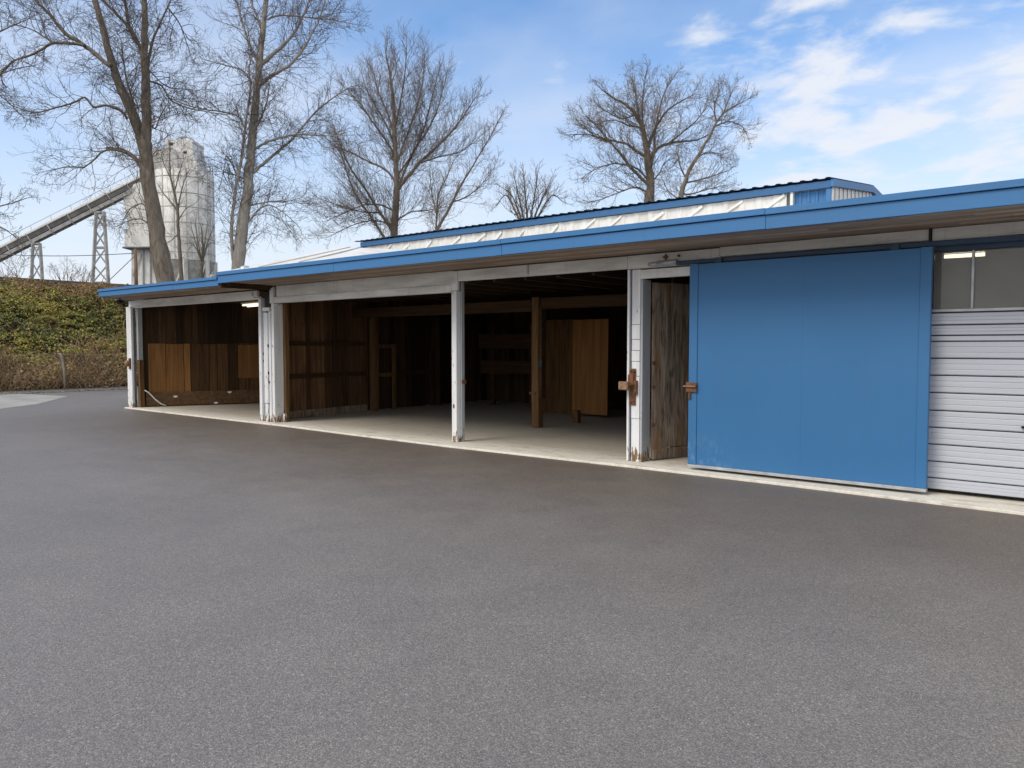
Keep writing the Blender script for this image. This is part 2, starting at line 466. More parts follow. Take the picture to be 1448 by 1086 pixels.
mx = wn('ShaderNodeMix', data_type='RGBA'); nl.new(cl, mx.inputs[0])
tint = wn('ShaderNodeMix', data_type='RGBA', blend_type='MULTIPLY'); tint.inputs[0].default_value = 1.
nl.new(sky.outputs[0], tint.inputs[6]); tint.inputs[7].default_value = (.90, 1.13, 1.30, 1)
nl.new(tint.outputs[2], mx.inputs[6]); ccol = wn('ShaderNodeMix', data_type='RGBA'); nl.new(back.outputs[0], ccol.inputs[0])
ccol.inputs[6].default_value = (5.25, 5.45, 5.85, 1); ccol.inputs[7].default_value = (7.0, 6.85, 6.6, 1)
nl.new(ccol.outputs[2], mx.inputs[7])
nl.new(mx.outputs[2], bg.inputs[0])
sun = bpy.data.lights.new('sun', 'SUN'); sun.energy = 1.5; sun.angle = R(26); sun.color = (1., .90, .76)
so = bpy.data.objects.new('sun', sun); col.objects.link(so)
sd = Vector((SUN_AZ_DIR.x*math.cos(SUN_EL), SUN_AZ_DIR.y*math.cos(SUN_EL), math.sin(SUN_EL)))
so.rotation_euler = sd.to_track_quat('Z', 'Y').to_euler(); so.location = (0, 0, 40)
sc.view_settings.view_transform = 'Standard'; sc.view_settings.look = 'None'; sc.view_settings.exposure = 0.45; sc.view_settings.gamma = 1

# ------------------------------------------------------------------ ground
def sheet(name, poly, z, mat):
    b = MB(); b.add([(x, y, z) for x, y in poly], [tuple(range(len(poly)))])
    return struct(b.build(name, mat))
sheet('ground', [(-2500, -2500), (2500, -2500), (2500, 2500), (-2500, 2500)], -.03, M['dirt'])
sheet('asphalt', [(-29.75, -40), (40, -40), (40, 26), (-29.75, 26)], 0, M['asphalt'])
sheet('pale_road', [(-29.6, 4.2), (-22.4, 6.6), (-23.6, 8.0), (-26.7, 10.0), (-29.6, 9.4)], .004, M['pale_road'])

BX0, BX1, BZ = -30.0, -37.6, 4.28       # foot and crest of the bank
def bank_z(x, y):
    t = min(1, max(0, (BX0-x)/(BX0-BX1)))
    s = t*t*(3-2*t)*.35+t*.65
    return BZ*s + (.28*noise.noise(Vector((x*.45, y*.45, 3))) + .10*noise.noise(Vector((x*1.3, y*1.3, 9))))*(4*t*(1-t)+.1 if 0 < t < 1 else 0)
b = MB(); xs = [BX0-i*.4 for i in range(20)]+[-38.5, -45, -60, -90, -140, -250, -500]
ys = [-60, -30, -15]+[-8+i*.6 for i in range(61)]+[34, 45, 70, 120, 250, 500]
for y in ys:
    for x in xs: b.v.append((x, y, bank_z(x, y)-.02 if x < BX0 else -.02))
n = len(xs)
for j in range(len(ys)-1):
    for i in range(n-1):
        b.f.append((j*n+i, j*n+i+1, (j+1)*n+i+1, (j+1)*n+i)[::-1]); b.sm.append(True)
struct(b.build('embankment', M['soil']))
# gravel verge along the foot of the bank with loose stones
b = MB(); ny = 90
for j in range(ny+1):
    y = -20+j*.5
    b.v += [(-29.35+.18*noise.noise(Vector((y*.8, 2, 1))), y, .008), (-29.7, y, .05), (-30.3, y, .09)]
for j in range(ny):
    for i in range(2):
        b.f.append((j*3+i, j*3+i+1, j*3+i+4, j*3+i+3)[::-1]); b.sm.append(True)
struct(b.build('gravel_verge', M['gravel']))
b = MB()
for _ in range(900):
    y = random.uniform(0, 20); x = random.gauss(-29.65, .25); r = random.uniform(.012, .045)*random.choice((1, 1, 1.6))
    b.lathe((x, y, .02), [(0.001, -r*.5), (r*random.uniform(.7, 1), 0), (r*.6, r*.5), (0.001, r*.6)], 5, False)
struct(b.build('verge_stones', M['gravel']), 'stuff', 'loose pale stones and rubble along the foot of the green bank', 'stones')
# road edge along the crest
b = MB()
for j in range(24):
    y = -10+j*2.0
    b.box(-37.95, -37.65, y, y+1.985, 4.0, 4.57)
tag(b.build('concrete_kerb', M['guard'], None, .02), 'long dark grey concrete kerb along the top of the green bank', 'kerb')

# ------------------------------------------------------------------ vegetation on the bank
b = MB()
def leaf(b, p, nrm, s):
    a = nrm.orthogonal().normalized(); a.rotate(Matrix.Rotation(random.uniform(0, 6.3), 3, nrm)); c = nrm.cross(a)
    q = nrm*s*.25
    b.add([p-a*s*.5, p+c*s*.42-q*.3, p+a*s*.62+q, p-c*s*.42-q*.3], [(0, 1, 2, 3)])
def ivy_ok(t): return random.random() < .10+1.3*max(0, min(1, (t-.12)/.30))
for _ in range(14000):
    t = random.random(); x = BX0+(BX1-BX0)*t; y = random.uniform(-1.0, 18.5)
    if not ivy_ok(t): continue
    p = Vector((x, y, bank_z(x, y)+random.uniform(.02, .12)))
    leaf(b, p, Vector((.55+random.gauss(0, .4), random.gauss(-.2, .4), .8)).normalized(), random.uniform(.05, .12))
for _ in range(1250):
    t = random.random()**.9; x = BX0+(BX1-BX0)*t; y = random.uniform(-1.0, 18.5)
    if not ivy_ok(t): continue
    up = random.uniform(.12, .48)*(1 if t < .8 else max(.2, (1-t)/.2)); c0 = Vector((x+up*.6, y, bank_z(x, y)+up))
    ry, rx, rz = random.uniform(.22, .75), random.uniform(.18, .38), random.uniform(.08, .2)
    for k in range(int(34+90*ry)):
        u = Vector((random.gauss(0, 1), random.gauss(0, 1), random.gauss(0, 1))).normalized(); f = random.random()**.4
        if u.z < -.3 and random.random() < .7: continue
        p = c0+Vector((u.x*rx*f, u.y*ry*f, u.z*rz*f-abs(u.y*f)*ry*.25))
        nn = Vector((.45+u.x*.7+random.gauss(0, .3), u.y*.6+random.gauss(0, .3), .55+u.z*.6)).normalized()
        leaf(b, p, nn, random.uniform(.045, .115))
struct(b.build('ivy_cover', M['ivy']), 'stuff', 'green and yellow ivy covering the steep bank', 'ivy')
b = MB()
for _ in range(7600):
    pick = random.random()
    if pick < .58: t = abs(random.gauss(.08, .13)); up = random.uniform(.25, .75)
    elif pick < .70: t = random.uniform(.15, .9); up = random.uniform(.3, .6)
    else: t = min(.985, random.gauss(.90, .06)); up = random.uniform(.1, .28)
    x = BX0+(BX1-BX0)*min(1, t); y = random.uniform(-1, 18.5) if pick < .7 or random.random() < .35 else random.uniform(12, 18.5); z = bank_z(x, y)
    if x > -30.0: x = -30.0-random.random()*.3
    L = random.uniform(.5, 1.5); az = random.uniform(0, 6.283); hv = max(.25, 1+1.3*noise.noise(Vector((x*.6, y*.5, 2))))
    d = Vector((math.cos(az), math.sin(az), 0)); pts = []
    for k in range(5):
        q = k/4
        pts.append(Vector((x, y, z)) + d*L*q*.75 + Vector((0, 0, up*hv*math.sin(q*math.pi*.85)+random.gauss(0, .03))))
        pts[-1].x = min(pts[-1].x, -29.95); pts[-1].z = max(pts[-1].z, bank_z(pts[-1].x, pts[-1].y)-.05)
    b.tube(pts, [.014, .012, .010, .008, .004], 3, False)
    for k in range(random.randint(0, 4)):
        p = random.choice(pts[1:]) + Vector((random.gauss(0, .06), random.gauss(0, .06), random.gauss(0, .05)))
        leaf(b, p, Vector((random.gauss(.4, .5), random.gauss(0, .5), random.gauss(.6, .4))).normalized(), random.uniform(.05, .11))
struct(b.build('bramble_thicket', M['bramble']), 'stuff', 'dry brown brambles tangled along the foot and crest of the bank', 'brambles')
b = MB()
for _ in range(2600):
    if random.random() < .35: x, z = random.uniform(-37.7, -36.6), None
    else: x = random.uniform(-30.6, -29.9); z = .04
    y = random.uniform(-1, 18.5)
    if noise.noise(Vector((x, y*.7, 5))) < -.05: continue
    if z is None: z = bank_z(x, y)
    h = random.uniform(.12, .42); dx, dy = random.gauss(0, .12), random.gauss(0, .12)
    wv = Vector((random.gauss(0, 1), random.gauss(0, 1), 0)).normalized()*.008
    p = Vector((x, y, z)); q = p+Vector((dx*.4, dy*.4, h*.6)); r_ = p+Vector((dx, dy, h))
    b.add([p-wv, p+wv, q+wv*.7, r_, q-wv*.7], [(0, 1, 2, 3, 4)])
struct(b.build('dry_grass', M['drygrass']), 'stuff', 'tufts of dry grass along the edges of the bank', 'grass')

# chain link fence at the foot of the bank
fx = -29.86
t = thing('chain_link_fence', 'low wire fence with a leaning grey post in front of the brambles', 'fence', (fx, 11.08, 0))
b = MB(); b.tube([(fx, 11.08, 0), (fx, 11.06, .8), (fx+.02, 11.0, 1.2), (fx+.05, 10.93, 1.36)], .035, 8); b.build('fence_post', M['fence_metal'], t)
for y in (8.0, 5.0, 14.1):
    b = MB(); b.tube([(fx, y, 0), (fx, y, 1.36)], .03, 8); b.build('fence_post', M['fence_metal'], t)
b = MB(); b.tube([(fx, 5, 1.34), (fx, 6.5, 1.31), (fx, 8, 1.34), (fx, 9.5, 1.30), (fx+.04, 10.95, 1.33), (fx, 12.5, 1.30), (fx, 14.1, 1.34)], .006, 5); b.build('top_wire', M['fence_metal'], t)
b = MB(); st = .16; H = 1.25
for k in range(int((14.1-5+H)/st)):
    for sgn in (1, -1):
        y0 = 5-H+k*st if sgn > 0 else 5+k*st
        a = (y0, .06); e = (y0+sgn*H, .06+H)
        # clip to the run of the fence
        pts = []
        for (yy, zz) in (a, e):
            c_ = min(max(yy, 5), 14.1); zz2 = a[1]+abs(c_-a[0]); pts.append((fx, c_, min(max(zz2, .06), 1.31)))
        if abs(pts[0][1]-pts[1][1]) > .05: b.tube(pts, .0018, 3, False)
b.build('wire_mesh', M['fence_metal'], t)

# ------------------------------------------------------------------ the shed
S = thing('open_shed', 'long low open fronted shed with white posts and blue roof edge', 'shed', (-9.5, 9.14, 0))
FY = 9.14
# floor slab with a slightly uneven outer edge (pavement, not part of the shed)
b = MB()
edge = [(-20.4, 8.98), (-18.0, 8.95), (-14.2, 8.93), (-13.2, 8.93), (-11, 8.82), (-8.5, 8.74), (-5.2, 8.79), (-3.2, 8.76), (-.8, 8.66), (3, 8.6), (8, 8.55)]
b.prism([(x, y, -.1) for x, y in edge]+[(8, 17.1, -.1), (-20.4, 17.1, -.1)], (0, 0, .128))
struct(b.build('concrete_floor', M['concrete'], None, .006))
FZ = .03

# posts
def white_post(x0, x1, z1, y0=FY, d=.14, z0=FZ):
    b = MB().box(x0, x1, y0, y0+d, z0, z1); return b
p = white_post(-20.36, -20.10, 2.615, 9.06, .06).build('post', M['white_paint'], S, .006)
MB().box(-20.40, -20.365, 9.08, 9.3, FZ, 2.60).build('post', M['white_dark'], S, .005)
b = MB().box(-20.09, -19.98, 9.20, 9.32, FZ, 1.25); b.build('jamb', M['timber'], S, .006)
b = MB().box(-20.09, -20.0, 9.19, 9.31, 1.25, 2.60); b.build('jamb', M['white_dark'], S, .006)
MB().box(-20.20, -20.13, 9.02, 9.058, 1.02, 1.30).build('corner_hasp', M['rust'], S, .004)
b = MB(); b.lathe((-20.22, 9.0, 1.17), [(.001, -.09), (.05, -.07), (.07, 0), (.05, .06), (.001, .08)], 10); b.build('corner_knob', M['rust_pale'], S)
# corner cluster between the two roofs
MB().box(-14.42, -14.33, FY, FY+.16, FZ, 2.62).build('post', M['white_paint'], S, .005)
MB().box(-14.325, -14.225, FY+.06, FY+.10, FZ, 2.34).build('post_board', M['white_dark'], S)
b = MB().box(-14.22, -14.08, FY-.01, FY+.09, .42, 2.30); b.box(-14.20, -14.10, FY-.005, FY+.08, FZ, .40); b.build('post_board', M['white_paint'], S, .004)
MB().box(-14.06, -13.985, FY+.005, FY+.09, FZ, 2.33).build('post_board', M['white_paint'], S, .004)
MB().box(-14.23, -13.985, FY-.03, FY+.10, 2.335, 2.41).build('downpipe_cap', M['white_paint'], S, .006)
MB().box(-13.95, -13.86, FY, FY+.24, FZ, 2.485).build('post', M['white_paint'], S, .005)
MB().box(-13.855, -13.77, FY+.21, FY+.30, FZ, 2.485).build('jamb', M['timber'], S, .004)
MB().box(-13.85, -13.76, FY+.16, FY+.21, FZ, .20).build('post_foot', M['white_paint'], S, .004)
MB().box(-14.215, -14.0, FY+.02, FY+.12, 2.415, 2.68).build('downpipe', M['black'], S, .01)
b = MB(); b.tube([(-14.42, 9.0, 2.72), (-14.36, 8.98, 2.64), (-14.28, 9.0, 2.60), (-14.2, 9.08, 2.62)], .022, 8); b.build('broken_pipe', M['header_paint'], S)
for zz, xx in ((1.62, -14.07), (1.30, -14.23), (1.05, -14.07), (.86, -14.05), (1.45, -14.235)):
    MB().box(xx-.012, xx+.012, FY-.014, FY+.02, zz-.025, zz+.025).build('bolt', M['black'], S)
# middle post
MB().box(-8.80, -8.69, FY, FY+.145, FZ, 2.505).build('post', M['white_paint'], S, .006)
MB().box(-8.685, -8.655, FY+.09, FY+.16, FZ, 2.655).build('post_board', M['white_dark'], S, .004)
for zz, xx in ((1.02, -8.64), (.62, -8.75)): MB().box(xx-.012, xx+.012, FY+.08 if xx > -8.69 else FY-.012, FY+.17 if xx > -8.69 else FY+.02, zz-.03, zz+.03).build('bolt', M['rust'], S)
# post beside the plank door: edge board, slot, stacked siding pieces
MB().box(-5.475, -5.44, FY+.0, FY+.14, FZ, 2.645).build('post_board', M['white_paint'], S, .004)
MB().box(-5.44, -5.405, FY+.05, FY+.13, FZ, 2.645).build('post_board', M['navy'], S)
zs = [FZ, .62, 1.20, 1.40, 1.55, 1.70, 1.90, 2.645]
for i in range(len(zs)-1):
    MB().box(-5.40, -5.275, FY-.004*(i % 2), FY+.14, zs[i], zs[i+1]-.006).build('post', M['white_paint'], S, .003)
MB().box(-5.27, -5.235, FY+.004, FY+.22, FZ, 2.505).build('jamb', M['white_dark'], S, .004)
# rusty hasp on that post
h = MB().box(-5.415, -5.325, FY-.022, FY-.006, .80, 1.30).build('hasp_plate', M['rust'], S, .004)
MB().box(-5.43, -5.345, FY-.05, FY-.024, 1.02, 1.22).build('hasp_strap', M['rust'], h, .004)
MB().box(-5.345, -5.295, FY-.045, FY-.01, .95, 1.14).build('hasp_strap', M['rust'], h, .004)
b = MB().box(-5.53, -5.385, FY-.135, FY-.052, 1.01, 1.125); b.build('lock_box', M['rust_pale'], h, .01)
for (xx, zz) in ((-5.395, .84), (-5.345, .86), (-5.39, 1.27), (-5.345, 1.26), (-5.41, 1.19), (-5.32, .98)):
    b = MB(); b.tube([(xx, FY-.02, zz), (xx, FY-.060, zz)], .009, 8); b.build('bolt', M['rust'], h)
b = MB(); b.tube([(-5.385, FY-.10, 1.07), (-5.355, FY-.10, 1.09), (-5.345, FY-.06, 1.08), (-5.345, FY-.03, 1.05)], .012, 8); b.build('hasp_staple', M['rust'], h)

# headers
def header(x0, x1, y0, y1, z0, z1, joints=(), mat='header_paint'):
    xs = [x0]+list(joints)+[x1]; b = MB()
    for i in range(len(xs)-1): b.box(xs[i]+(.004 if i else 0), xs[i+1]-(.004 if i < len(xs)-2 else 0), y0, y1, z0, z1)
    return b.build('header_beam', M[mat], S, .004)
header(-20.36, -14.44, FY-.005, FY+.05, 2.62, 2.776, (-18.6, -16.3))
header(-20.30, -14.44, FY+.0, FY+.05, 2.585, 2.618)
header(-13.80, -8.815, FY+.03, FY+.10, 2.615, 2.842, (-11.9,))
header(-13.855, -8.81, FY+.0, FY+.12, 2.49, 2.612, (-11.2,))
header(-13.985, -13.86, FY-.01, FY+.06, 2.49, 2.826)
header(-8.80, -8.66, FY-.004, FY+.05, 2.51, 2.827)
header(-8.655, -5.48, FY+.004, FY+.08, 2.66, 2.83, (-7.2,))
header(-5.475, -4.15, FY+.004, FY+.08, 2.65, 2.832, ())
header(-5.27, -4.40, FY-.012, FY+.05, 2.51, 2.63)
header(-4.145, -1.80, FY+.0, FY+.08, 2.725, 2.842, ())
header(-1.77, 6.0, FY+.0, FY+.08, 2.715, 2.842, (1.5, 4.0))
MB().box(-1.795, -1.775, FY-.03, FY+.05, 2.69, 2.845).build('header_joint', M['black'], S)
MB().box(-7.215, -7.185, FY-.012, FY+.003, 2.70, 2.83).build('header_joint', M['white_dark'], S)
# sliding door track
b = MB().box(-4.7, 6.0, FY-.10, FY-.02, 2.648, 2.70); b.build('door_track', M['navy'], S, .006)
b = MB(); b.tube([(-5.12, FY-.05, 2.685), (-4.98, FY-.05, 2.69)], .028, 10); b.tube([(-4.98, FY-.06, 2.688), (-4.7, FY-.06, 2.695)], .035, 10); b.build('track_tube', M['grey_metal'], S)
b = MB(); b.box(-4.93, -4.86, FY-.02, FY+.0, 2.76, 2.785); b.box(-4.90, -4.885, FY-.023, FY+.0, 2.735, 2.81); b.build('track_bracket', M['rust'], S)
MB().box(-4.72, -4.69, FY-.02, FY+.0, 2.765, 2.79).build('track_bracket', M['rust'], S)
b = MB().box(-1.72, 6.0, FY+.01, FY+.09, 2.60, 2.66); b.build('window_head', M['navy'], S)

# sliding blue door
DY = 8.985
D = MB().box(-4.36, -1.845, DY+.012, DY+.055, .10, 2.63).build('sliding_door', M['blue_door'], S)
MB().box(-4.475, -4.362, DY, DY+.06, .10, 2.64).build('door_stile', M['blue_door'], D, .004)
MB().box(-1.843, -1.735, DY, DY+.06, .10, 2.64).build('door_stile', M['blue_door'], D, .004)
MB().box(-3.0595, -3.0565, DY+.0107, DY+.02, .10, 2.63).build('door_seam', M['blue_door'], D)
MB().box(-4.478, -1.732, DY-.006, DY+.064, .062, .098).build('bottom_rail', M['grey_metal'], D, .004)
hp = MB().box(-4.50, -4.355, DY-.022, DY-.002, 1.02, 1.145).build('door_hasp', M['rust'], D, .004)
MB().box(-4.53, -4.36, DY-.045, DY-.024, 1.085, 1.105).build('hasp_bolt', M['rust_pale'], hp, .004)
MB().box(-4.47, -4.435, DY-.02, DY-.002, .93, 1.018).build('hasp_tail', M['rust'], hp, .003)
for x in (-4.1, -2.1):
    MB().box(x-.04, x+.04, DY+.015, DY+.05, 2.632, 2.70).build('door_hanger', M['navy'], D)

# garage door with its window strip
gx0, gx1, gy = -1.78, 3.2, 9.21
zl = [.065, .188, .367, .551, .732, .915, 1.105, 1.291, 1.472, 1.653, 1.715, 1.826, 1.955]
G = MB().box(gx0, gx1, gy+.035, gy+.06, .06, 1.96).build('garage_door', M['black'], S)
for i in range(len(zl)-1):
    z0, z1 = zl[i]+.007, zl[i+1]-.004
    hh = z1-z0; b = MB()
    prof = [(0, .012), (.06, .0), (.30, .0), (.34, .005), (.38, .0), (.64, .0), (.68, .005), (.72, .0), (.94, .0), (1, .012)] if hh > .09 else [(0, .01), (.1, 0), (.9, 0), (1, .01)]
    poly = [(gx0, gy+d, z0+t_*hh) for t_, d in prof]+[(gx0, gy+.03, z1), (gx0, gy+.03, z0)]
    b.prism(poly[::-1], (gx1-gx0, 0, 0)); b.build('slat', M['garage'], G)
b = MB().box(gx0, gx1, gy+.0, gy+.05, 1.965, 1.995); b.build('window_sill', M['grey_metal'], G, .003)
hb = MB(); hb.tube([(-.93, gy-.03, .79), (-.80, gy-.03, .79)], .012, 8); hb.box(-.925, -.91, gy-.03, gy+.0, .78, .80); hb.build('door_handle', M['black'], G)
for (xa, xb) in ((-1.76, -1.412), (-1.385, .0), (.03, 1.4)):
    W = MB().box(xa, xb, gy+.030, gy+.034, 1.995, 2.60).build('window_pane', M['glass'], G)
for x in (-1.398, .015, 1.42):
    MB().box(x-.0125, x+.0125, gy+.005, gy+.045, 1.997, 2.60).build('mullion', M['grey_metal'], G, .003)
MB().box(-1.735-.06, -1.765, FY+.02, gy-.003, FZ, 2.70).build('jamb', M['blue'], S)
MB().box(3.2, 6.0, FY+.05, FY+.15, FZ, 2.71).build('wall', M['white_paint'], S)

# roof edge: main
def fascia(x0, x1, y, zb, zd, zt, name='fascia'):
    b1, b2, x = MB(), MB(), x0
    while x < x1:
        e = min(x+3.66, x1); dz_ = random.uniform(-.003, .003)
        b1.box(max(x, x0+.03)+.002, e-.002, y+random.uniform(-.002, .002), y+.04, zb+dz_, zd-.004); b2.box(x+.001, e-.001, y-.028+random.uniform(-.002, .002), y+.05, zd+dz_, zt+dz_); x = e
    f = b1.build(name, M['blue'], S, .003)
    b2.build('roof_edge', M['blue'], f, .004)
    return f
fm = fascia(-14.12, 6.0, 8.05, 2.842, 2.990, 3.058)
MB().box(-14.115, -14.085, 8.095, 9.2, 2.842, 3.05).build('rake_board', M['blue'], S)
fl = MB(); fl.prism([(-19.57, 8.07, 2.797), (-19.53, 8.11, 2.797), (-20.44, 9.20, 2.797), (-20.48, 9.16, 2.797)], (0, 0, .12))
fl.build('fascia', M['blue'], S)
f2 = fascia(-19.57, -14.125, 8.07, 2.797, 2.915, 2.972)
# soffit boards
def soffit(x0, x1, y0, y1, z, cut=None):
    b = MB(); y = y0; i = 0
    while y < y1-.02:
        yw = min(y+.135, y1); x = x0+(cut(y) if cut else 0)
        xx = x
        while xx < x1-.01:
            xe = min(xx+random.uniform(1.6, 3.4), x1)
            b.box(xx+.002, xe-.002, y+.002, yw-.003, z+random.uniform(0, .004), z+.02); xx = xe
        y = yw
    return b.build('soffit', M['soffit'], S)
soffit(-14.08, 6.0, 8.095, 9.25, 2.846)
soffit(-19.5, -14.13, 8.115, 9.20, 2.800, lambda y: -(y-8.115)*.83)
b = MB(); b.beam((-14.1, 8.12, 2.80), (-13.95, 9.12, 2.80), .06, .08); b.build('eave_bracket', M['beam'], S)
MB().box(-13.9, -13.83, 8.15, 9.1, 2.80, 2.844).build('eave_bracket', M['beam'], S)
# roof slabs
b = MB(); z17 = 3.05+.168*(17.2-8.10)
b.prism([(-14.1, 8.102, 2.875), (-14.1, 8.102, 3.05), (-14.1, 17.2, z17), (-14.1, 17.2, z17-.15)], (20.1, 0, 0)); b.build('roof', M['white_sheet'], S)
b = MB(); b.prism([(-19.50, 8.125, 2.826), (-14.13, 8.125, 2.826), (-14.13, 17.2, 2.826), (-20.42, 17.2, 2.826), (-20.42, 9.22, 2.826)], (0, 0, .13)); b.build('roof', M['white_sheet'], S)
b = MB(); b.prism([(-14.08, 9.26, 2.86), (-14.08, 17.1, 2.86), (-14.08, 17.1, 4.40), (-14.08, 9.26, 3.05)], (.05, 0, 0)); b.build('gable_boards', M['plank_dark'], S)
b = MB(); b.prism([(5.9, 9.26, 2.86), (5.9, 17.1, 2.86), (5.9, 17.1, 4.40), (5.9, 9.26, 3.05)], (.05, 0, 0)); b.build('gable_boards', M['plank_dark'], S)
# raised white sheet roof over the left end: a shallow hip
def onp(x, y, s):
    d = FW + RT*((x-IW/2)/FPX) + UP*((IH/2-y)/FPX)
    t_ = (3.065-s*8.05-EYE)/(d.z-s*d.y); return CAM+d*t_
A = Vector((-15.0, 8.30, 3.01)); B_ = Vector((-10.3, 8.16, 3.085)); C_ = Vector((-11.05, 9.35, 3.40)); D_ = Vector((-13.0, 10.2, 3.67))
A2 = Vector((-14.1, 8.16, 3.075)); E_ = Vector((-15.0, 11.6, 3.0)); F_ = Vector((-10.3, 11.2, 3.45))
b = MB(); b.add([A, A2, B_, C_, D_, E_, F_, Vector((-10.3, 8.16, 2.98)), Vector((-14.1, 8.16, 2.98))],
   [(0, 1, 4), (1, 2, 3, 4), (0, 4, 5), (4, 3, 6, 5), (2, 6, 3), (2, 1, 8, 7)])
hip = b.build('roof_hip', M['white_sheet'], S)
b = MB()
for k in range(1, 3):
    f = k/3; q0 = A2.lerp(B_, f); q1 = D_.lerp(C_, f); b.beam(q0+Vector((0, 0, .006)), q1+Vector((0, 0, .006)), .035, .02)
b.build('sheet_lap', M['silo_seam'], hip)
b = MB(); b.lathe((-13.6, 8.35, 3.08), [(.11, 0), (.11, .05), (.06, .09), (.001, .1)], 10); b.build('roof_vent', M['grey_metal'], S)

# inner walls
def boards(name, p0, p1, z0, z1, mat, w=(.14, .24), th=.025, gap=.006, parent=S, side=1, jit=.008):
    p0, p1 = Vector(p0), Vector(p1); d = (p1-p0); L = d.length; d.normalize(); nrm = Vector((d.y, -d.x, 0))*side
    b = MB(); s = 0
    while s < L-.01:
        ww = min(random.uniform(*w), L-s)
        o = p0+d*s+nrm*random.uniform(0, jit)
        b.obox((o.x, o.y, z0+random.uniform(0, .01)), d*(ww-gap), nrm*th, (0, 0, z1-z0)); s += ww
    return b.build(name, mat, parent)
wl0, wl1 = (-20.12, 9.36), (-17.6, 14.9)
dv = (Vector(wl1)-Vector(wl0)).normalized(); nv = Vector((dv.y, -dv.x))
MB().obox((wl0[0]-nv.x*.08, wl0[1]-nv.y*.08, FZ), (dv.x*6.1, dv.y*6.1, 0), (nv.x*.03, nv.y*.03, 0), (0, 0, 2.74)).build('wall', M['black'], S)
def al(s, off=0, z=0): return (wl0[0]+dv.x*s+nv.x*off, wl0[1]+dv.y*s+nv.y*off, z)
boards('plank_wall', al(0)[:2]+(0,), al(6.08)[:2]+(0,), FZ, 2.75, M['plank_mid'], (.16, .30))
b = MB(); s = .12
for ww in (.42, .44, .16):
    b.obox(al(s, .036+random.uniform(0, .006), .40), (dv.x*(ww-.012), dv.y*(ww-.012), 0), (nv.x*.012, nv.y*.012, 0), (0, 0, 1.27+random.uniform(-.01, .01))); s += ww
b.build('plywood_lining', M['plywood'], S)
b = MB()
while s < 5.9:
    ww = random.uniform(.16, .34); b.obox(al(s, .034+random.uniform(0, .01), .40), (dv.x*(ww-.012), dv.y*(ww-.012), 0), (nv.x*.012, nv.y*.012, 0), (0, 0, 1.27+random.uniform(-.02, .02))); s += ww
b.build('board_lining', M['beam_v'], S)  # darker boards carry the fading light of the bay in their colour
MB().obox(al(2.34, .062, .74), (dv.x*.95, dv.y*.95, 0), (nv.x*.012, nv.y*.012, 0), (0, 0, .90)).build('plywood_patch', M['plywood'], S)
b = MB().obox(al(.05, .036, .05), (dv.x*5.9, dv.y*5.9, 0), (nv.x*.045, nv.y*.045, 0), (0, 0, .36)); kb = b.build('kick_board', M['kick'], S, .006)
for s, z in ((.75, .28), (2.1, .36), (1.75, .08)):
    b = MB(); c0 = Vector(al(s, .082, z)); e = Vector((dv.x, dv.y, 0))
    b.add([c0+e*.055*math.cos(a)*(1+.3*math.sin(3*a))+Vector((0, 0, .028*math.sin(a)))+Vector((nv.x, nv.y, 0))*.004 for a in [i*.6283 for i in range(10)]]+[c0+e*.05*math.cos(a)+Vector((0, 0, .025*math.sin(a))) for a in [i*.6283 for i in range(10)]],
          [tuple(range(10))]+[(i, (i+1) % 10, 10+(i+1) % 10, 10+i) for i in range(10)])
    b.build('paint_splash', M['header_paint'], kb)
boards('plank_wall', (-17.7, 14.6, 0), (-14.45, 14.6, 0), FZ, 2.75, M['plank_dark'], (.16, .3), side=1)
MB().box(-17.4, -15.2, 14.53, 14.565, .85, 1.75).build('plywood_lining', M['plywood'], S)
MB().box(-20.2, -14.45, 9.22, 14.9, 2.765, 2.79).build('ceiling', M['joist'], S)

# wall between first and second bay
wb0, wb1 = Vector((-14.37, 9.45, 0)), Vector((-14.72, 12.3, 0))
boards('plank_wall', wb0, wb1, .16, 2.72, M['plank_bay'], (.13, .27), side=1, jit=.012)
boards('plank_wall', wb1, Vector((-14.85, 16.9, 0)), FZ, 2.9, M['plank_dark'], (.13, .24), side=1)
MB().box(-14.50, -14.47, 9.32, 14.6, FZ, 2.9).build('wall', M['black'], S) if False else None
dw = (wb1-wb0).normalized(); nw = Vector((dw.y, -dw.x, 0))
def bl(s, off=0, z=0): q = wb0+dw*s+nw*off; return (q.x, q.y, z)
for z in (.90, 1.62): MB().obox(bl(.02, .04, z), dw*2.72, nw*.05, (0, 0, .09)).build('wall_rail', M['beam'], S, .005)
MB().obox(bl(0, .005, FZ), dw*2.78, nw*.06, (0, 0, .16)).build('sill_board', M['door_wood'], S, .008)
MB().box(-14.62, -14.46, 12.30, 12.46, FZ, 2.50).build('timber_post', M['timber'], S, .008)
# half door frame beyond the post
fr = MB(); fr.box(-14.66, -14.60, 13.05, 13.15, FZ, 1.66); fr.box(-14.66, -14.605, 12.48, 13.05, 1.56, 1.66); fr.box(-14.66, -14.605, 12.48, 13.05, .85, .95)
fr.build('hatch_frame', M['timber'], S, .004)
b = MB(); b.box(-14.68, -14.61, 14.4, 14.5, FZ, 1.5); b.box(-14.68, -14.625, 13.2, 14.4, .88, .97); b.build('wall_rail', M['plank_mid'], S)
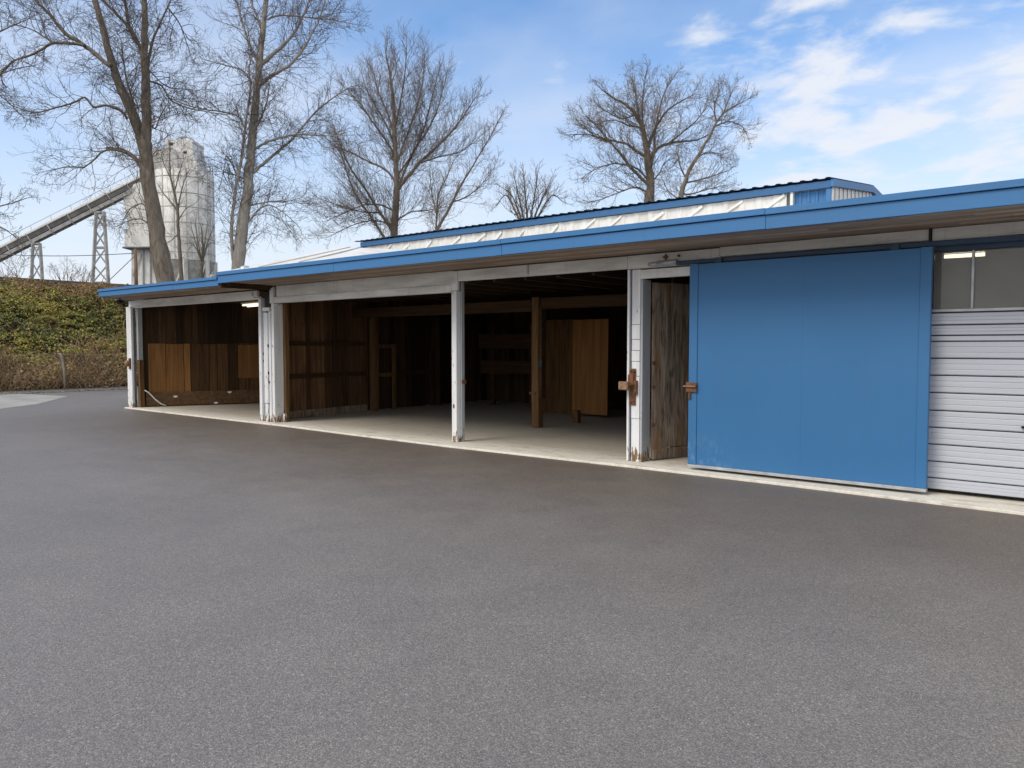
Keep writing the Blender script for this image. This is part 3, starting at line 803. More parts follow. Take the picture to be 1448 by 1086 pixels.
# back wall, partition, ceiling
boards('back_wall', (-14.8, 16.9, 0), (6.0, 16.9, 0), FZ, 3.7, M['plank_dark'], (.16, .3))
MB().box(-14.8, 6.0, 16.93, 17.1, FZ, 4.2).build('wall', M['black'], S)
boards('plank_wall', (-5.5, 10.5, 0), (-5.5, 16.85, 0), FZ, 3.3, M['plank_dark'], (.16, .3), side=-1)
MB().box(5.9, 6.0, 9.3, 16.9, FZ, 3.4).build('wall', M['room'], S)
MB().box(-5.46, 5.88, 12.6, 12.7, FZ, 2.86).build('wall', M['room'], S)
MB().box(-5.44, 5.88, 9.24, 12.6, 2.80, 2.82).build('ceiling', M['room'], S)
# beam on posts
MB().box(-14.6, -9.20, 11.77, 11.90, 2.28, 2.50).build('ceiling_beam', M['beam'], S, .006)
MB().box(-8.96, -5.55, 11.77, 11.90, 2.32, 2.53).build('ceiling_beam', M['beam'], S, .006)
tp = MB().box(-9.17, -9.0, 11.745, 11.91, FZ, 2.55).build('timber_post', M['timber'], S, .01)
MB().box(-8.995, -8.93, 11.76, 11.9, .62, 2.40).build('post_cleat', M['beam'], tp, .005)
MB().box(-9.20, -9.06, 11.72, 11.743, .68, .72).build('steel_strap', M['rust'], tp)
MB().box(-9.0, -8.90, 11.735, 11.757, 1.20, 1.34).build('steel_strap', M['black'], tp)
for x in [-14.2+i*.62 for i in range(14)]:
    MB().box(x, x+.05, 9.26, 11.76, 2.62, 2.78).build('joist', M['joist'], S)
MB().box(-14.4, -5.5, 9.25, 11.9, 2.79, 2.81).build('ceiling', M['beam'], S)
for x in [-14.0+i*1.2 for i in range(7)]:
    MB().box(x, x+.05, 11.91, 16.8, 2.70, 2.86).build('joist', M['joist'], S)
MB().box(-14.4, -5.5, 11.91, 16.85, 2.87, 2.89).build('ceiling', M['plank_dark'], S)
# weathered plank door standing open inwards
pd0 = Vector((-5.225, 9.37, 0)); pd1 = Vector((-4.86, 10.5, 0)); dd = (pd1-pd0).normalized()
PD = boards('plank_door', pd0, pd1, .19, 2.47, M['door_wood'], (.12, .2), .03, .003, S, 1, .004)
nd = Vector((dd.y, -dd.x, 0))
MB().obox((pd0.x+nd.x*.002, pd0.y+nd.y*.002, .045), dd*1.19, nd*.045, (0, 0, .14)).build('bottom_board', M['door_wood'], PD, .005)
for z in (1.35, 1.02, .5): MB().obox((pd0.x+nd.x*.036-dd.x*.02, pd0.y+nd.y*.036-dd.y*.02, z), dd*.05, nd*.015, (0, 0, .05)).build('hinge', M['rust'], PD)

# lamps under the ceilings (things of their own)
def lamp(a, b_, z, mat, label):
    a = Vector((*a, z)); b_ = Vector((*b_, z)); t = thing('tube_lamp', label, 'lamp', (a+b_)/2, 'fluorescent tube lamps in the shed')
    q = MB(); q.tube([a, b_], .022, 10); q.build('lamp_tube', mat, t)
    q = MB(); q.beam(a+Vector((0, 0, .05)), b_+Vector((0, 0, .05)), .11, .035); q.build('lamp_housing', M['header_paint'], t)
lamp((-18.3, 11.15), (-17.2, 11.05), 2.68, M['tube_warm'], 'brighter lit tube lamp nearer the front in the leftmost bay')
lamp((-19.25, 11.75), (-18.0, 11.62), 2.70, M['tube_warm'], 'fainter lit tube lamp behind the brighter one in the leftmost bay')
lamp((-1.86, 10.30), (-1.45, 10.33), 2.66, M['tube_white'], 'lit tube lamp showing through the window above the garage door')
# small camera under the eave
t = thing('security_camera', 'small black camera under the left corner of the blue eave', 'camera', (-19.65, 8.62, 2.72))
b = MB(); b.tube([(-19.62, 8.55, 2.70), (-19.74, 8.70, 2.715)], .05, 12); b.build('camera_body', M['black'], t)
b = MB(); b.tube([(-19.68, 8.62, 2.74), (-19.68, 8.62, 2.80)], .015, 8); b.build('bracket', M['black'], t)

# loose things inside
t1 = MB(); t1.obox((-9.98, 14.28, .10), (1.0, -.10, 0), (.002, .02, 0), (0, .03, 2.10))
tag(t1.build('plywood_panel', M['plywood'], None, .003), 'taller orange brown plywood panel standing right of the inner timber post', 'panel', 'plywood panels stored inside the shed')
t1 = MB(); t1.obox((-11.2, 14.72, .03), (1.05, -.12, 0), (.002, .02, 0), (0, .03, 2.20))
tag(t1.build('plywood_panel', M['beam_v'], None, .003), 'darker brown panel half hidden behind the inner timber post', 'panel', 'plywood panels stored inside the shed')
tag(MB().box(-9.06, -8.93, 12.97, 13.10, FZ, .29).build('timber_block', M['timber'], None, .012), 'short upright timber block on the floor before the plywood panels', 'block')
t = thing('wall_shelf', 'rack with two long boards in the dark at the back of the middle bays', 'shelf', (-13.2, 15.6, 1.4))
MB().box(-13.9, -11.9, 15.5, 15.53, 1.55, 1.93).build('shelf_board', M['beam'], t); MB().box(-13.85, -11.85, 15.5, 15.53, .88, 1.22).build('shelf_board', M['beam'], t)
for x in (-13.5, -12.2): MB().box(x, x+.1, 15.535, 15.62, FZ, 2.2).build('shelf_upright', M['beam'], t)
b = MB(); hp0 = Vector(al(.02, .16, 0))
b.tube([hp0+Vector((0, 0, .47)), hp0+Vector((.02, .1, .40)), hp0+Vector((.07, .22, .24)), hp0+Vector((.13, .36, .10)), hp0+Vector((.20, .46, .055))], .018, 8)
tag(b.build('bent_hose', M['header_paint'], None), 'pale bent hose leaning in the left corner of the leftmost bay', 'hose')

# ------------------------------------------------------------------ blue and white metal building behind
WY = 17.3; wx0, wx1 = -20.97, -5.33; ze = 5.18; zr = 5.53; yr = 20.35; ye = 23.4
Wh = thing('metal_warehouse', 'white ribbed metal building with blue trim rising behind the shed roof', 'warehouse', (-13, WY, 0))
def ribbed(b, o, u, v, n, L, pitch, depth):   # trapezoid sheet, ribs run along v
    o, u, v, n = Vector(o), Vector(u).normalized(), Vector(v), Vector(n); prof = []; s = 0
    while s < L:
        for f, d in ((0, 0), (.55, 0), (.65, 1), (.9, 1)):
            q = s+f*pitch
            if q < L: prof.append((q, d*depth))
        s += pitch
    prof.append((L, 0)); k = len(b.v)
    for q, d in prof: b.v.append(tuple(o+u*q+n*d)); b.v.append(tuple(o+u*q+n*d+v))
    for i in range(len(prof)-1): b.f.append((k+2*i, k+2*i+2, k+2*i+3, k+2*i+1)); b.sm.append(False)
b = MB(); ribbed(b, (wx0+.15, WY, 0), (1, 0, 0), (0, 0, ze-.18), (0, -1, 0), wx1-.95-wx0-.15, .40, .02); b.build('front_wall', M['clad'], Wh)
b = MB(); ribbed(b, (wx1-.80, WY+.05, 0), (1, 0, 0), (0, 0, ze-.18), (0, -1, 0), .72, .18, .02); b.build('front_wall', M['blue'], Wh)
MB().box(wx1-.85, wx1-.79, WY-.06, WY+.06, 0, ze-.17).build('edge_trim', M['clad'], Wh)
b = MB()   # lapped translucent sheets and slanting braces on the front wall
for k in range(14):
    x = wx0+.9+k*1.0+random.uniform(-.15, .15)
    L = random.uniform(.35, .8)
    q = MB(); q.beam((x, WY-.035, 4.55), (x+L, WY-.035, 4.55+random.uniform(.36, .44)), .02, .05+.03*random.random()); q.build('diagonal_brace', M['white_sheet'], Wh)
b = MB().box(wx0+.1, wx1+.03, WY-.10, WY-.04, ze-.17, ze-.015); b.build('eave_fascia', M['blue_dark'], Wh, .005)
MB().box(wx1-.08, wx1+.02, WY-.06, WY+.06, 0, ze-.175).build('corner_trim', M['blue'], Wh, .005)
# gable end
b = MB()
y = WY+.10; pr = .30
while y < ye-.1:
    y2 = min(y+pr, ye-.1); 
    for (ya, yb, off) in ((y, y+pr*.6, 0), (y+pr*.6, y2, .012)):
        za = ze+(zr-ze)*(1-abs(ya-yr)/(yr-WY))-.04; zb = ze+(zr-ze)*(1-abs(yb-yr)/(yr-WY))-.04
        b.add([(wx1+off, ya, 0), (wx1+off, yb, 0), (wx1+off, yb, zb), (wx1+off, ya, za)], [(0, 1, 2, 3)])
    y = y2
b.build('gable_wall', M['gable_clad'], Wh)
MB().box(wx1+.015, wx1+.035, WY+.0, WY+.12, 0, ze-.2).build('corner_trim', M['gable_clad'], Wh)
for (ya, za, yb, zb) in ((WY-.10, ze, yr, zr), (yr, zr, ye, ze)):
    b = MB(); b.prism([(wx1+.03, ya, za-.15), (wx1+.03, yb, zb-.15), (wx1+.03, yb, zb+.005), (wx1+.03, ya, za+.005)], (.05, 0, 0)); b.build('rake_trim', M['blue'], Wh)
# ribbed roof
for (ya, za, yb, zb, nm) in ((WY-.16, ze+.0, yr, zr, 'roof'), (ye+.1, ze, yr, zr, 'roof')):
    b = MB(); ribbed(b, (wx0-.25, ya, za+.02), (1, 0, 0), (0, yb-ya, zb-za), (0, 0, 1), wx1-wx0+.32, .27, .024); b.build('roof', M['roof_dark'], Wh)
MB().box(wx0+.0, wx0+.1, WY, ye, 0, ze-.02).build('end_wall', M['gable_clad'], Wh)
MB().box(wx0+.05, wx1-.05, WY+.15, ye-.1, 0, ze-.05).build('core_wall', M['gable_clad'], Wh)
MB().box(wx0-.05, wx0+.12, WY-.12, WY+.3, ze-.34, ze-.18).build('eave_fascia', M['blue'], Wh)

# ------------------------------------------------------------------ silo plant and conveyor
SD = 70.0; K = SD/FPX
def sp(x, y, d=SD): return pt(x, y, d)
cS = sp(262, 395); cS.z = BZ
SL = thing('concrete_silo', 'tall dusty white steel silo tower with a cabin on its roof', 'silo', cS)
rS = 40.5*K*1.0
zt = sp(262, 249).z; zb = sp(262, 371).z
b = MB(); b.lathe((cS.x, cS.y, 0), [(rS, zb), (rS, zt), (rS*.985, zt+.03), (.01, zt+.25)], 48)
body = b.build('silo_body', M['silo'], SL)
b = MB()
for k in range(6):
    z = zb+(zt-zb)*(k+.5)/6+.1*math.sin(k*3); b.lathe((cS.x, cS.y, 0), [(rS+.002, z-.04), (rS+.025, z-.02), (rS+.025, z+.02), (rS+.002, z+.04)], 48)
b.build('seam', M['silo_seam'], body)
b = MB(); ds = (RT*1 - Vector((FW.x, FW.y, 0))*.0)
front = Vector((-FW.x, -FW.y, 0)).normalized()
for k in range(16):
    a = 2*math.pi*k/16; q = Vector((math.cos(a), math.sin(a), 0))
    o = Vector((cS.x, cS.y, 0))+q*rS; tq = Vector((-q.y, q.x, 0))
    b.obox((o.x-tq.x*.05, o.y-tq.y*.05, zb), tq*.07, q*.022, (0, 0, zt-zb))
b.build('panel_strip', M['silo_seam'], body)
b = MB(); b.lathe((cS.x, cS.y, 0), [(.9, BZ+.6), (rS*.99, zb)], 32); b.build('hopper', M['silo_seam'], SL)
for k in range(8):
    a = 2*math.pi*k/8+.3; q = Vector((cS.x+math.cos(a)*rS*.97, cS.y+math.sin(a)*rS*.97, 0))
    b = MB(); b.beam((q.x, q.y, BZ-.1), (q.x, q.y, zb+.1), .35, .35); b.build('leg', M['silo'], SL)
b = MB()
for k in range(8):
    a = 2*math.pi*k/8+.3; a2 = a+2*math.pi/8
    b.beam((cS.x+math.cos(a)*rS*.97, cS.y+math.sin(a)*rS*.97, BZ), (cS.x+math.cos(a2)*rS*.97, cS.y+math.sin(a2)*rS*.97, zb), .14, .14)
b.build('leg_brace', M['silo'], SL)
# cabin on top: flared housing and a lower domed dust house
def quadbox(b, lo, hi, d0, d1, smooth=False):
    # lo, hi: lists of (x pixel left, x pixel right, y pixel) rings from below up, given depth offsets front/back
    rings = []
    for (xl, xr, y) in lo:
        rings.append([sp(xl, y, SD)+front*d1, sp(xr, y, SD)+front*d1, sp(xr, y, SD)-front*d0, sp(xl, y, SD)-front*d0])
        zz = rings[-1][0].z
        for q in rings[-1]: q.z = zz
    vs = [q for r_ in rings for q in r_]; fs = [(0, 3, 2, 1)]; n = len(rings)
    for i in range(n-1):
        for j in range(4): fs.append((i*4+j, i*4+(j+1) % 4, (i+1)*4+(j+1) % 4, (i+1)*4+j))
    fs.append(tuple(range((n-1)*4, n*4))); b.add(vs, fs, smooth)
b = MB(); quadbox(b, [(240, 289, 249), (241, 288, 240), (242, 285, 232), (243, 281.5, 222), (243, 280.5, 215), (243, 280, 207), (241, 281, 206), (241, 281, 203)], None, 1.3, 1.3); cab = b.build('top_housing', M['silo'], SL)
b = MB(); quadbox(b, [(240, 290, 250), (240, 290, 247)], None, 1.4, 1.4); b.build('housing_skirt', M['steel'], cab)
b = MB(); quadbox(b, [(219, 262, 249), (219, 262, 238), (221, 261, 228), (226, 259, 220), (233, 256, 216)], None, 1.2, 1.7); b.build('dust_house', M['silo_grey'], SL)
b = MB(); ctr = sp(264, 204); b.tube([ctr+RT*math.cos(a)*.75+Vector((0, 0, .62*math.sin(a))) for a in [math.pi*i/12 for i in range(13)]], .06, 8)
b.tube([ctr+front*.6+RT*math.cos(a)*.75+Vector((0, 0, .5*math.sin(a))) for a in [math.pi*i/12 for i in range(13)]], .05, 8); b.build('roof_hoop', M['steel'], cab)
b = MB(); b.tube([ctr-RT*.1, ctr-RT*.1+Vector((0, 0, 1.8))], .035, 6); b.build('antenna', M['steel'], cab)
for (xx, yy, ww) in ((248, 207, .35), (268, 219, .3)): MB().obox(sp(xx, yy)+front*1.32, RT*ww, front*.02, (0, 0, -ww*.7)).build('vent_hole', M['black'], cab)
# handrail round the roof edge
b = MB()
for k in range(20):
    a = 2*math.pi*k/20; a2 = 2*math.pi*(k+1)/20
    p0 = Vector((cS.x+math.cos(a)*rS*.97, cS.y+math.sin(a)*rS*.97, zt)); p1 = Vector((cS.x+math.cos(a2)*rS*.97, cS.y+math.sin(a2)*rS*.97, zt))
    b.tube([p0, p0+Vector((0, 0, .9))], .025, 4)
    b.tube([p0+Vector((0, 0, .9)), p1+Vector((0, 0, .9))], .022, 4)
b.build('handrail', M['steel'], SL)
# vertical pipes and ladder on the right of the body
b = MB(); 
for x, r_ in ((286, .28), (279, .10)):
    q = sp(x, 300)+front*rS*.78; b.tube([(q.x, q.y, sp(262, 327).z), (q.x, q.y, sp(262, 268).z)], r_, 10)
b.build('dust_pipe', M['silo'], body)
q = sp(300, 300)+front*rS*.35; b = MB()
for s_ in (-.2, .2): b.tube([(q.x+RT.x*s_, q.y+RT.y*s_, BZ), (q.x+RT.x*s_, q.y+RT.y*s_, zt+.8)], .03, 5)
for k in range(40): z = BZ+.3+k*.3; b.tube([(q.x-RT.x*.2, q.y-RT.y*.2, z), (q.x+RT.x*.2, q.y+RT.y*.2, z)], .02, 4)
b.build('ladder', M['steel'], SL)
# side bin with a tapering bottom, a box below it and a clad shed at the foot
b = MB(); quadbox(b, [(191, 232, 327), (186, 232, 300), (184, 232, 285), (188, 232, 268), (205, 232, 262)], None, 1.0, 1.2); b.build('side_bin', M['silo'], SL)
b = MB(); quadbox(b, [(188, 236, 352), (188, 236, 327.5)], None, 1.2, 1.5); b.build('weigh_hopper', M['silo'], SL)
b = MB(); quadbox(b, [(195, 240, 425), (195, 240, 353)], None, 1.1, 1.2); b.build('base_shed', M['silo'], SL)
b = MB(); quadbox(b, [(187, 237, 354.5), (187, 237, 352.3)], None, 1.4, 1.8); b.build('platform', M['steel_dark'], SL)
b = MB()
for xx in (212, 222, 231): o_ = sp(xx, 390)+front*1.25; b.beam((o_.x, o_.y, BZ), (o_.x, o_.y, sp(262, 354).z), .12, .12)
b.beam(sp(198, 392)+front*1.3, sp(212, 356)+front*1.3, .08, .08); b.build('corner_frame', M['steel'], SL)

# conveyor climbing to the silo
ca = sp(-150, 433, 66); cb = sp(226, 243, 69.5); cd = (cb-ca); cl_ = cd.length; cdn = cd.normalized(); csd = cdn.cross(Vector((0, 0, 1))).normalized(); cup = csd.cross(cdn)
CV = thing('conveyor', 'long inclined belt conveyor on lattice legs climbing to the silo', 'conveyor', Vector((ca.x, ca.y, BZ)))
def cp(s, side=0, up=0): return ca+cdn*s+csd*side+cup*up
b = MB(); n = 10; prof = [cp(0,   .40*math.cos(math.pi*i/n), .20+.30*math.sin(math.pi*i/n)) for i in range(n+1)]
b.prism(prof, cd); b.build('belt_cover', M['steel_pale'], CV)
b = MB(); b.prism([cp(0, -.36, -.22), cp(0, .36, -.22), cp(0, .36, .19), cp(0, -.36, .19)], cd); b.build('belt_housing', M['steel_dark'], CV)
b = MB()
for sd_ in (-.34, .34): b.beam(cp(0, sd_, -.46), cp(cl_, sd_, -.46), .16, .30, cup)
b.build('lower_chord', M['steel'], CV)
s = 1.
while s < cl_-1:
    b = MB(); b.prism([cp(s-.045, -.45, -.5), cp(s+.045, -.45, -.5), cp(s+.045, -.45, .25), cp(s-.045, -.45, .25)], csd*.08)
    b.prism([cp(s-.045, .37, -.5), cp(s+.045, .37, -.5), cp(s+.045, .37, .25), cp(s-.045, .37, .25)], csd*.08)
    b.beam(cp(s, -.40, -.64), cp(s, .40, -.64), .08, .08); b.build('truss_strut', M['steel'], CV)
    s += 1.9
b = MB(); s = 1.
while s < cl_-1:
    b.tube([cp(s, -.45, -.2), cp(s, -.45, .2)+Vector((0, 0, .95))], .025, 4); s += 1.9
for h_ in (.5, .95): b.tube([cp(0, -.45, .2)+Vector((0, 0, h_)), cp(cl_-1, -.45, .2)+Vector((0, 0, h_))], .022, 4)
b.build('handrail', M['steel'], CV)
def tower(xt0, xt1, yt, xb0, xb1, yb, dep, rungs):
    T0, T1, B0, B1 = pt(xt0, yt, dep), pt(xt1, yt, dep), pt(xb0, yb, dep), pt(xb1, yb, dep)
    def down(q, t_):   # carry the leg line on to the plateau
        k = (BZ-.1-t_.z)/(q.z-t_.z); return t_+(q-t_)*k
    B0, B1 = down(B0, T0), down(B1, T1)
    root = None; legs = []
    away = (Vector((T0.x, T0.y, 0))).normalized()
    for dd_ in (-.5, .5):
        legs.append((T0+away*dd_, B0+away*dd_)); legs.append((T1+away*dd_, B1+away*dd_))
    b = MB()
    for t_, q in legs: b.beam(q, t_, .22, .22)
    root = b.build('lattice_tower', M['steel'], CV)
    b = MB()
    for i in range(rungs):
        a, c = i/rungs, (i+1)/rungs
        for (u, v_) in ((0, 1), (2, 3), (0, 2), (1, 3)):
            la, lb = legs[u], legs[v_]
            b.beam(la[0].lerp(la[1], a), lb[0].lerp(lb[1], c), .055, .055); b.beam(lb[0].lerp(lb[1], a), la[0].lerp(la[1], c), .055, .055)
        if i % 2 == 0: b.beam(legs[0][0].lerp(legs[0][1], a), legs[1][0].lerp(legs[1][1], a), .12, .12); b.beam(legs[2][0].lerp(legs[2][1], a), legs[3][0].lerp(legs[3][1], a), .12, .12)
    b.build('lattice_brace', M['steel'], root)
tower(136, 147, 301, 131, 153.5, 402, 68.4, 6)
tower(46.5, 56.5, 345, 44.5, 60, 398, 67.4, 4)

# utility pole and wire
t = thing('utility_pole', 'brown wooden utility pole in front of the silo', 'pole', pt(191, 400, 62)); 
a = pt(191.5, 352, 62); z0 = Vector((a.x, a.y, BZ-.2)); b = MB(); b.tube([z0, a], [.17, .13], 8); b.build('pole_shaft', M['pole_wood'], t)
b = MB(); ge = a+(pt(150, 396, 62)-a)*1.25; ge = a+(ge-a)*((BZ-.05-a.z)/(ge.z-a.z)); b.tube([a+Vector((0, 0, -.5)), ge], .03, 5); b.build('guy_wire', M['wire'], t)
b = MB(); pa, pb = pt(-40, 357, 62.5), pt(191, 358, 62); pts = [pa.lerp(pb, i/10)-Vector((0, 0, .25*math.sin(math.pi*i/10))) for i in range(11)]; b.tube(pts, .03, 5)
tag(b.build('overhead_wire', M['wire'], None), 'thin dark overhead wire crossing behind the conveyor legs', 'wire')

# ------------------------------------------------------------------ bare trees
class Tree:
    def __init__(s, name, label, cat, depth, trunk_mat, twig_mat, base, seed, group='bare trees behind the shed'):
        s.rnd = random.Random(seed); s.D = depth; s.big = MB(); s.tw = MB(); s.nm = name
        s.tm, s.wm = trunk_mat, twig_mat; s.limbs = []; s.sc = depth/FPX
        base = Vector(base); s.t = thing(name, label, cat, base, group); s.base = base; s.cnt = 0
    def limb(s, pts, w0, w1, drift=None, trunk=False, bare=0., toground=False, k=None):
        r = s.rnd
        if drift is None: drift = r.uniform(-1, 1)*s.D*.045
        n = len(pts); P = []
        L = [0]
        for i in range(1, n): L.append(L[-1]+math.hypot(pts[i][0]-pts[i-1][0], pts[i][1]-pts[i-1][1]))
        for i, (x, y) in enumerate(pts):
            q = L[i]/L[-1]; P.append(pt(x, y, s.D+(0 if trunk else drift*q*min(1, L[-1]/120))))
        W = [max(.006, (w0+(w1-w0)*L[i]/L[-1])*s.sc*.5) for i in range(n)]
        if toground:
            d = P[0]-P[1]; gz = s.base.z
            k_ = (gz-.15-P[0].z)/d.z if d.z < -.01 else 0
            q0 = P[0]+d*k_ if 0 < k_ < 60 else Vector((P[0].x, P[0].y, gz-.15))
            q0 = Vector((P[0].x+(q0.x-P[0].x)*.7, P[0].y+(q0.y-P[0].y)*.7, gz-.15))
            P = [q0, q0.lerp(P[0], .3)]+P; W = [W[0]*1.2, W[0]*1.06]+W
        # smooth the polyline (Catmull-Rom) and roughen it a little
        Q, V = [], []
        for i in range(len(P)-1):
            p0, p1, p2, p3 = P[max(i-1, 0)], P[i], P[i+1], P[min(i+2, len(P)-1)]
            for j in range(4):
                t_ = j/4
                q = .5*((2*p1)+(p2-p0)*t_+(2*p0-5*p1+4*p2-p3)*t_*t_+(3*p1-p0-3*p2+p3)*t_**3)
                wv = W[i]+(W[i+1]-W[i])*t_
                q = q+Vector([r.gauss(0, min(wv*.06, .012)+.004) for _ in range(3)]) if not (i == 0 and j == 0) else q
                Q.append(q); V.append(wv*r.uniform(.94, 1.06))
        Q.append(P[-1]); V.append(W[-1])
        s.big.tube(Q, V, k or (12 if V[0] > .12 else 6 if V[0] > .03 else 4))
        s.limbs.append((Q, V, bare))
        return s
    def grow(s, p, d, L, r0, lev, up, crook):
        r = s.rnd; n = 4 if lev < 2 else 3; pts = [p]; q = p.copy(); dd = d.copy()
        for i in range(n):
            dd = (dd+Vector((r.gauss(0, crook), r.gauss(0, crook), r.gauss(up, crook)))).normalized()
            q = q+dd*L/n; pts.append(q.copy())
        s.tw.tube(pts, [max(r0*(1-.8*i/n), .004) for i in range(n+1)], 3, False); s.cnt += 1
        if lev >= s.maxlev: return
        m_ = s.kids[lev]
        m_ = int(m_)+(1 if r.random() < m_-int(m_) else 0)
        for i in range(m_):
            f = .2+.8*(i+r.random()*.8)/m_; f = min(f, .99); j = min(int(f*n), n-1)
            p2 = pts[j].lerp(pts[j+1], f*n-j); base_d = (pts[j+1]-pts[j]).normalized()
            ax = base_d.orthogonal().normalized(); ax.rotate(Matrix.Rotation(r.uniform(0, 6.283), 3, base_d))
            d2 = base_d.copy(); d2.rotate(Matrix.Rotation(R(r.uniform(28, 62)), 3, ax))
            s.grow(p2, d2, L*r.uniform(.38, .68)*(1.1-.4*f), r0*.55, lev+1, up, crook)
    def twigs(s, every, Lr, r0, kids, up=.12, crook=.22, ang=(30, 65), taper=.5):
        s.kids = kids; s.maxlev = len(kids); r = s.rnd
        for Q, V, bare in s.limbs:
            acc = 0; tot = sum((Q[i+1]-Q[i]).length for i in range(len(Q)-1)); run = 0; nxt = max(every*.5, bare*tot)
            for i in range(len(Q)-1):
                seg = Q[i+1]-Q[i]; l = seg.length
                while run+l > nxt:
                    f = (nxt-run)/l; p = Q[i].lerp(Q[i+1], f); bd = seg.normalized()
                    ax = bd.orthogonal().normalized(); ax.rotate(Matrix.Rotation(r.uniform(0, 6.283), 3, bd))
                    d = bd.copy(); d.rotate(Matrix.Rotation(R(r.uniform(*ang)), 3, ax))
                    fr_ = nxt/tot
                    s.grow(p, d, r.uniform(*Lr)*(1-taper*fr_), min(r0, V[i]*.6), 0, up, crook)
                    nxt += every*r.uniform(.6, 1.4)
                run += l
            # the tip runs on into a twig
            d = (Q[-1]-Q[-2]).normalized(); s.grow(Q[-1], d, Lr[0]*.9, min(r0, V[-1]), 0, up, crook)
    def finish(s):
        s.big.build('trunk', s.tm, s.t); s.tw.build('crown', s.wm, s.t)
        print(s.nm, 'twigs', s.cnt)
def ground_at(x, y, dep):
    p = pt(x, y, dep); return (p.x, p.y, bank_z(p.x, p.y) if p.x < BX0 else 0)

T = Tree('bare_tree', 'big forked brown bare tree with a broken limb in front of the silo', 'tree', 32, M['bark_brown'], M['twig_dark'], ground_at(240, 400, 32), 1)
T.limb([(234, 398), (227, 360), (219, 310), (210, 250), (206, 222)], 25, 17.5, 0, True, .9, True)
T.limb([(209, 238), (202, 205), (191, 170), (175, 135), (160, 95), (150, 60), (143, 30), (134, 0), (120, -50), (108, -105)], 16, 4, 1.5)
T.limb([(210, 240), (207, 206), (207, 170), (206, 120), (204, 80), (205, 40), (204, 0), (206, -60), (208, -115)], 15.5, 3, -1)
T.limb([(158, 93), (148, 88), (132, 74), (110, 58), (90, 45), (70, 20), (50, 0), (28, -30)], 7, 3)
T.limb([(120, 64), (95, 61), (72, 62), (50, 75), (20, 86), (0, 105), (-35, 135)], 4.5, 1.5)
T.limb([(76, 62), (55, 47), (40, 40), (18, 34)], 3, 1)
T.limb([(204, 85), (195, 60), (185, 42), (165, 20), (145, 0), (128, -25)], 6, 3)
T.limb([(196, 62), (184, 42), (180, 20), (176, 0), (172, -40)], 6, 3)
T.limb([(209, 92), (215, 60), (228, 30), (238, 8), (250, -20)], 4.5, 1.5)
T.limb([(237, 10), (253, 32), (262, 55), (268, 72)], 2.5, 1)
T.limb([(202, 240), (190, 223), (178, 215), (165, 211), (151, 210)], 7, 5.5, 1)
T.limb([(178, 216), (162, 212), (146, 214), (128, 230), (115, 237), (95, 236), (70, 241)], 3.2, 1)
T.limb([(180, 168), (170, 156), (150, 149), (132, 151), (120, 138), (105, 145), (80, 152), (50, 159), (18, 150)], 4, 1.2)
T.limb([(212, 115), (228, 121), (240, 140), (255, 149), (280, 156), (318, 162)], 3, 1)
T.limb([(211, 172), (219, 182), (228, 162), (236, 148)], 2.6, 1)
T.limb([(212, 100), (235, 122), (262, 126), (278, 128)], 2.2, .9)
T.limb([(213, 300), (203, 289), (192, 290), (180, 300), (172, 318)], 2.2, .8)
T.limb([(216, 320), (200, 310), (183, 312), (165, 320)], 2.0, .8)
T.limb([(200, 195), (190, 150), (178, 110), (172, 60)], 4, 2)
T.twigs(.17, (1.0, 2.7), .017, (5.2, 4.2), .03, .22); T.finish()

T = Tree('bare_tree', 'tall bare tree with a pale grey leaning trunk and a thin second stem', 'tree', 34, M['bark_pale'], M['twig_dark'], ground_at(336, 375, 34), 2)
T.limb([(337, 372), (341, 340), (347, 290), (353, 240), (357, 190), (362, 140), (367, 90), (371, 50), (376, 0), (380, -50), (384, -110)], 17, 3, 0, True, .25, True)
T.limb([(330, 368), (328, 345), (327, 325), (333, 270), (342, 220), (348, 170), (354, 125), (352, 100), (356, 82)], 6, 2.5, -.8)
T.limb([(358, 244), (372, 232), (392, 215), (415, 195), (440, 165), (465, 143), (492, 124)], 5, 1.4)
T.limb([(359, 212), (375, 202), (395, 195), (420, 190), (460, 192), (490, 191)], 4, 1)
T.limb([(364, 124), (385, 106), (405, 95), (425, 75), (445, 40), (452, 25), (462, -5)], 5.5, 1.6)
T.limb([(369, 92), (388, 75), (405, 60), (420, 40), (432, 15), (442, -15)], 6, 2)
T.limb([(378, 28), (390, 23), (410, 22), (440, 25), (470, 28), (500, 34)], 3.2, 1)
T.limb([(364, 88), (352, 62), (342, 30), (335, 0), (330, -25)], 4, 2)
T.limb([(370, 40), (360, 15), (350, -12)], 4, 2)
T.limb([(356, 118), (345, 101), (330, 95), (310, 90), (288, 84)], 3, 1)
T.limb([(349, 190), (338, 166), (320, 159), (290, 155), (268, 150), (243, 140)], 3, 1)
T.limb([(350, 292), (365, 288), (385, 285), (405, 285), (427, 279)], 2.8, 1)
T.limb([(349, 318), (362, 300), (380, 290), (400, 300), (420, 318)], 2.6, .9)
T.limb([(358, 186), (370, 165), (377, 145), (381, 120)], 4.5, 1.6)
T.limb([(331, 235), (320, 220), (318, 235), (312, 260)], 2, .8)
T.limb([(352, 262), (340, 250), (322, 245), (300, 232)], 2.2, .8)
T.twigs(.17, (1.0, 2.7), .016, (5.2, 4.2), .03, .22); T.finish()

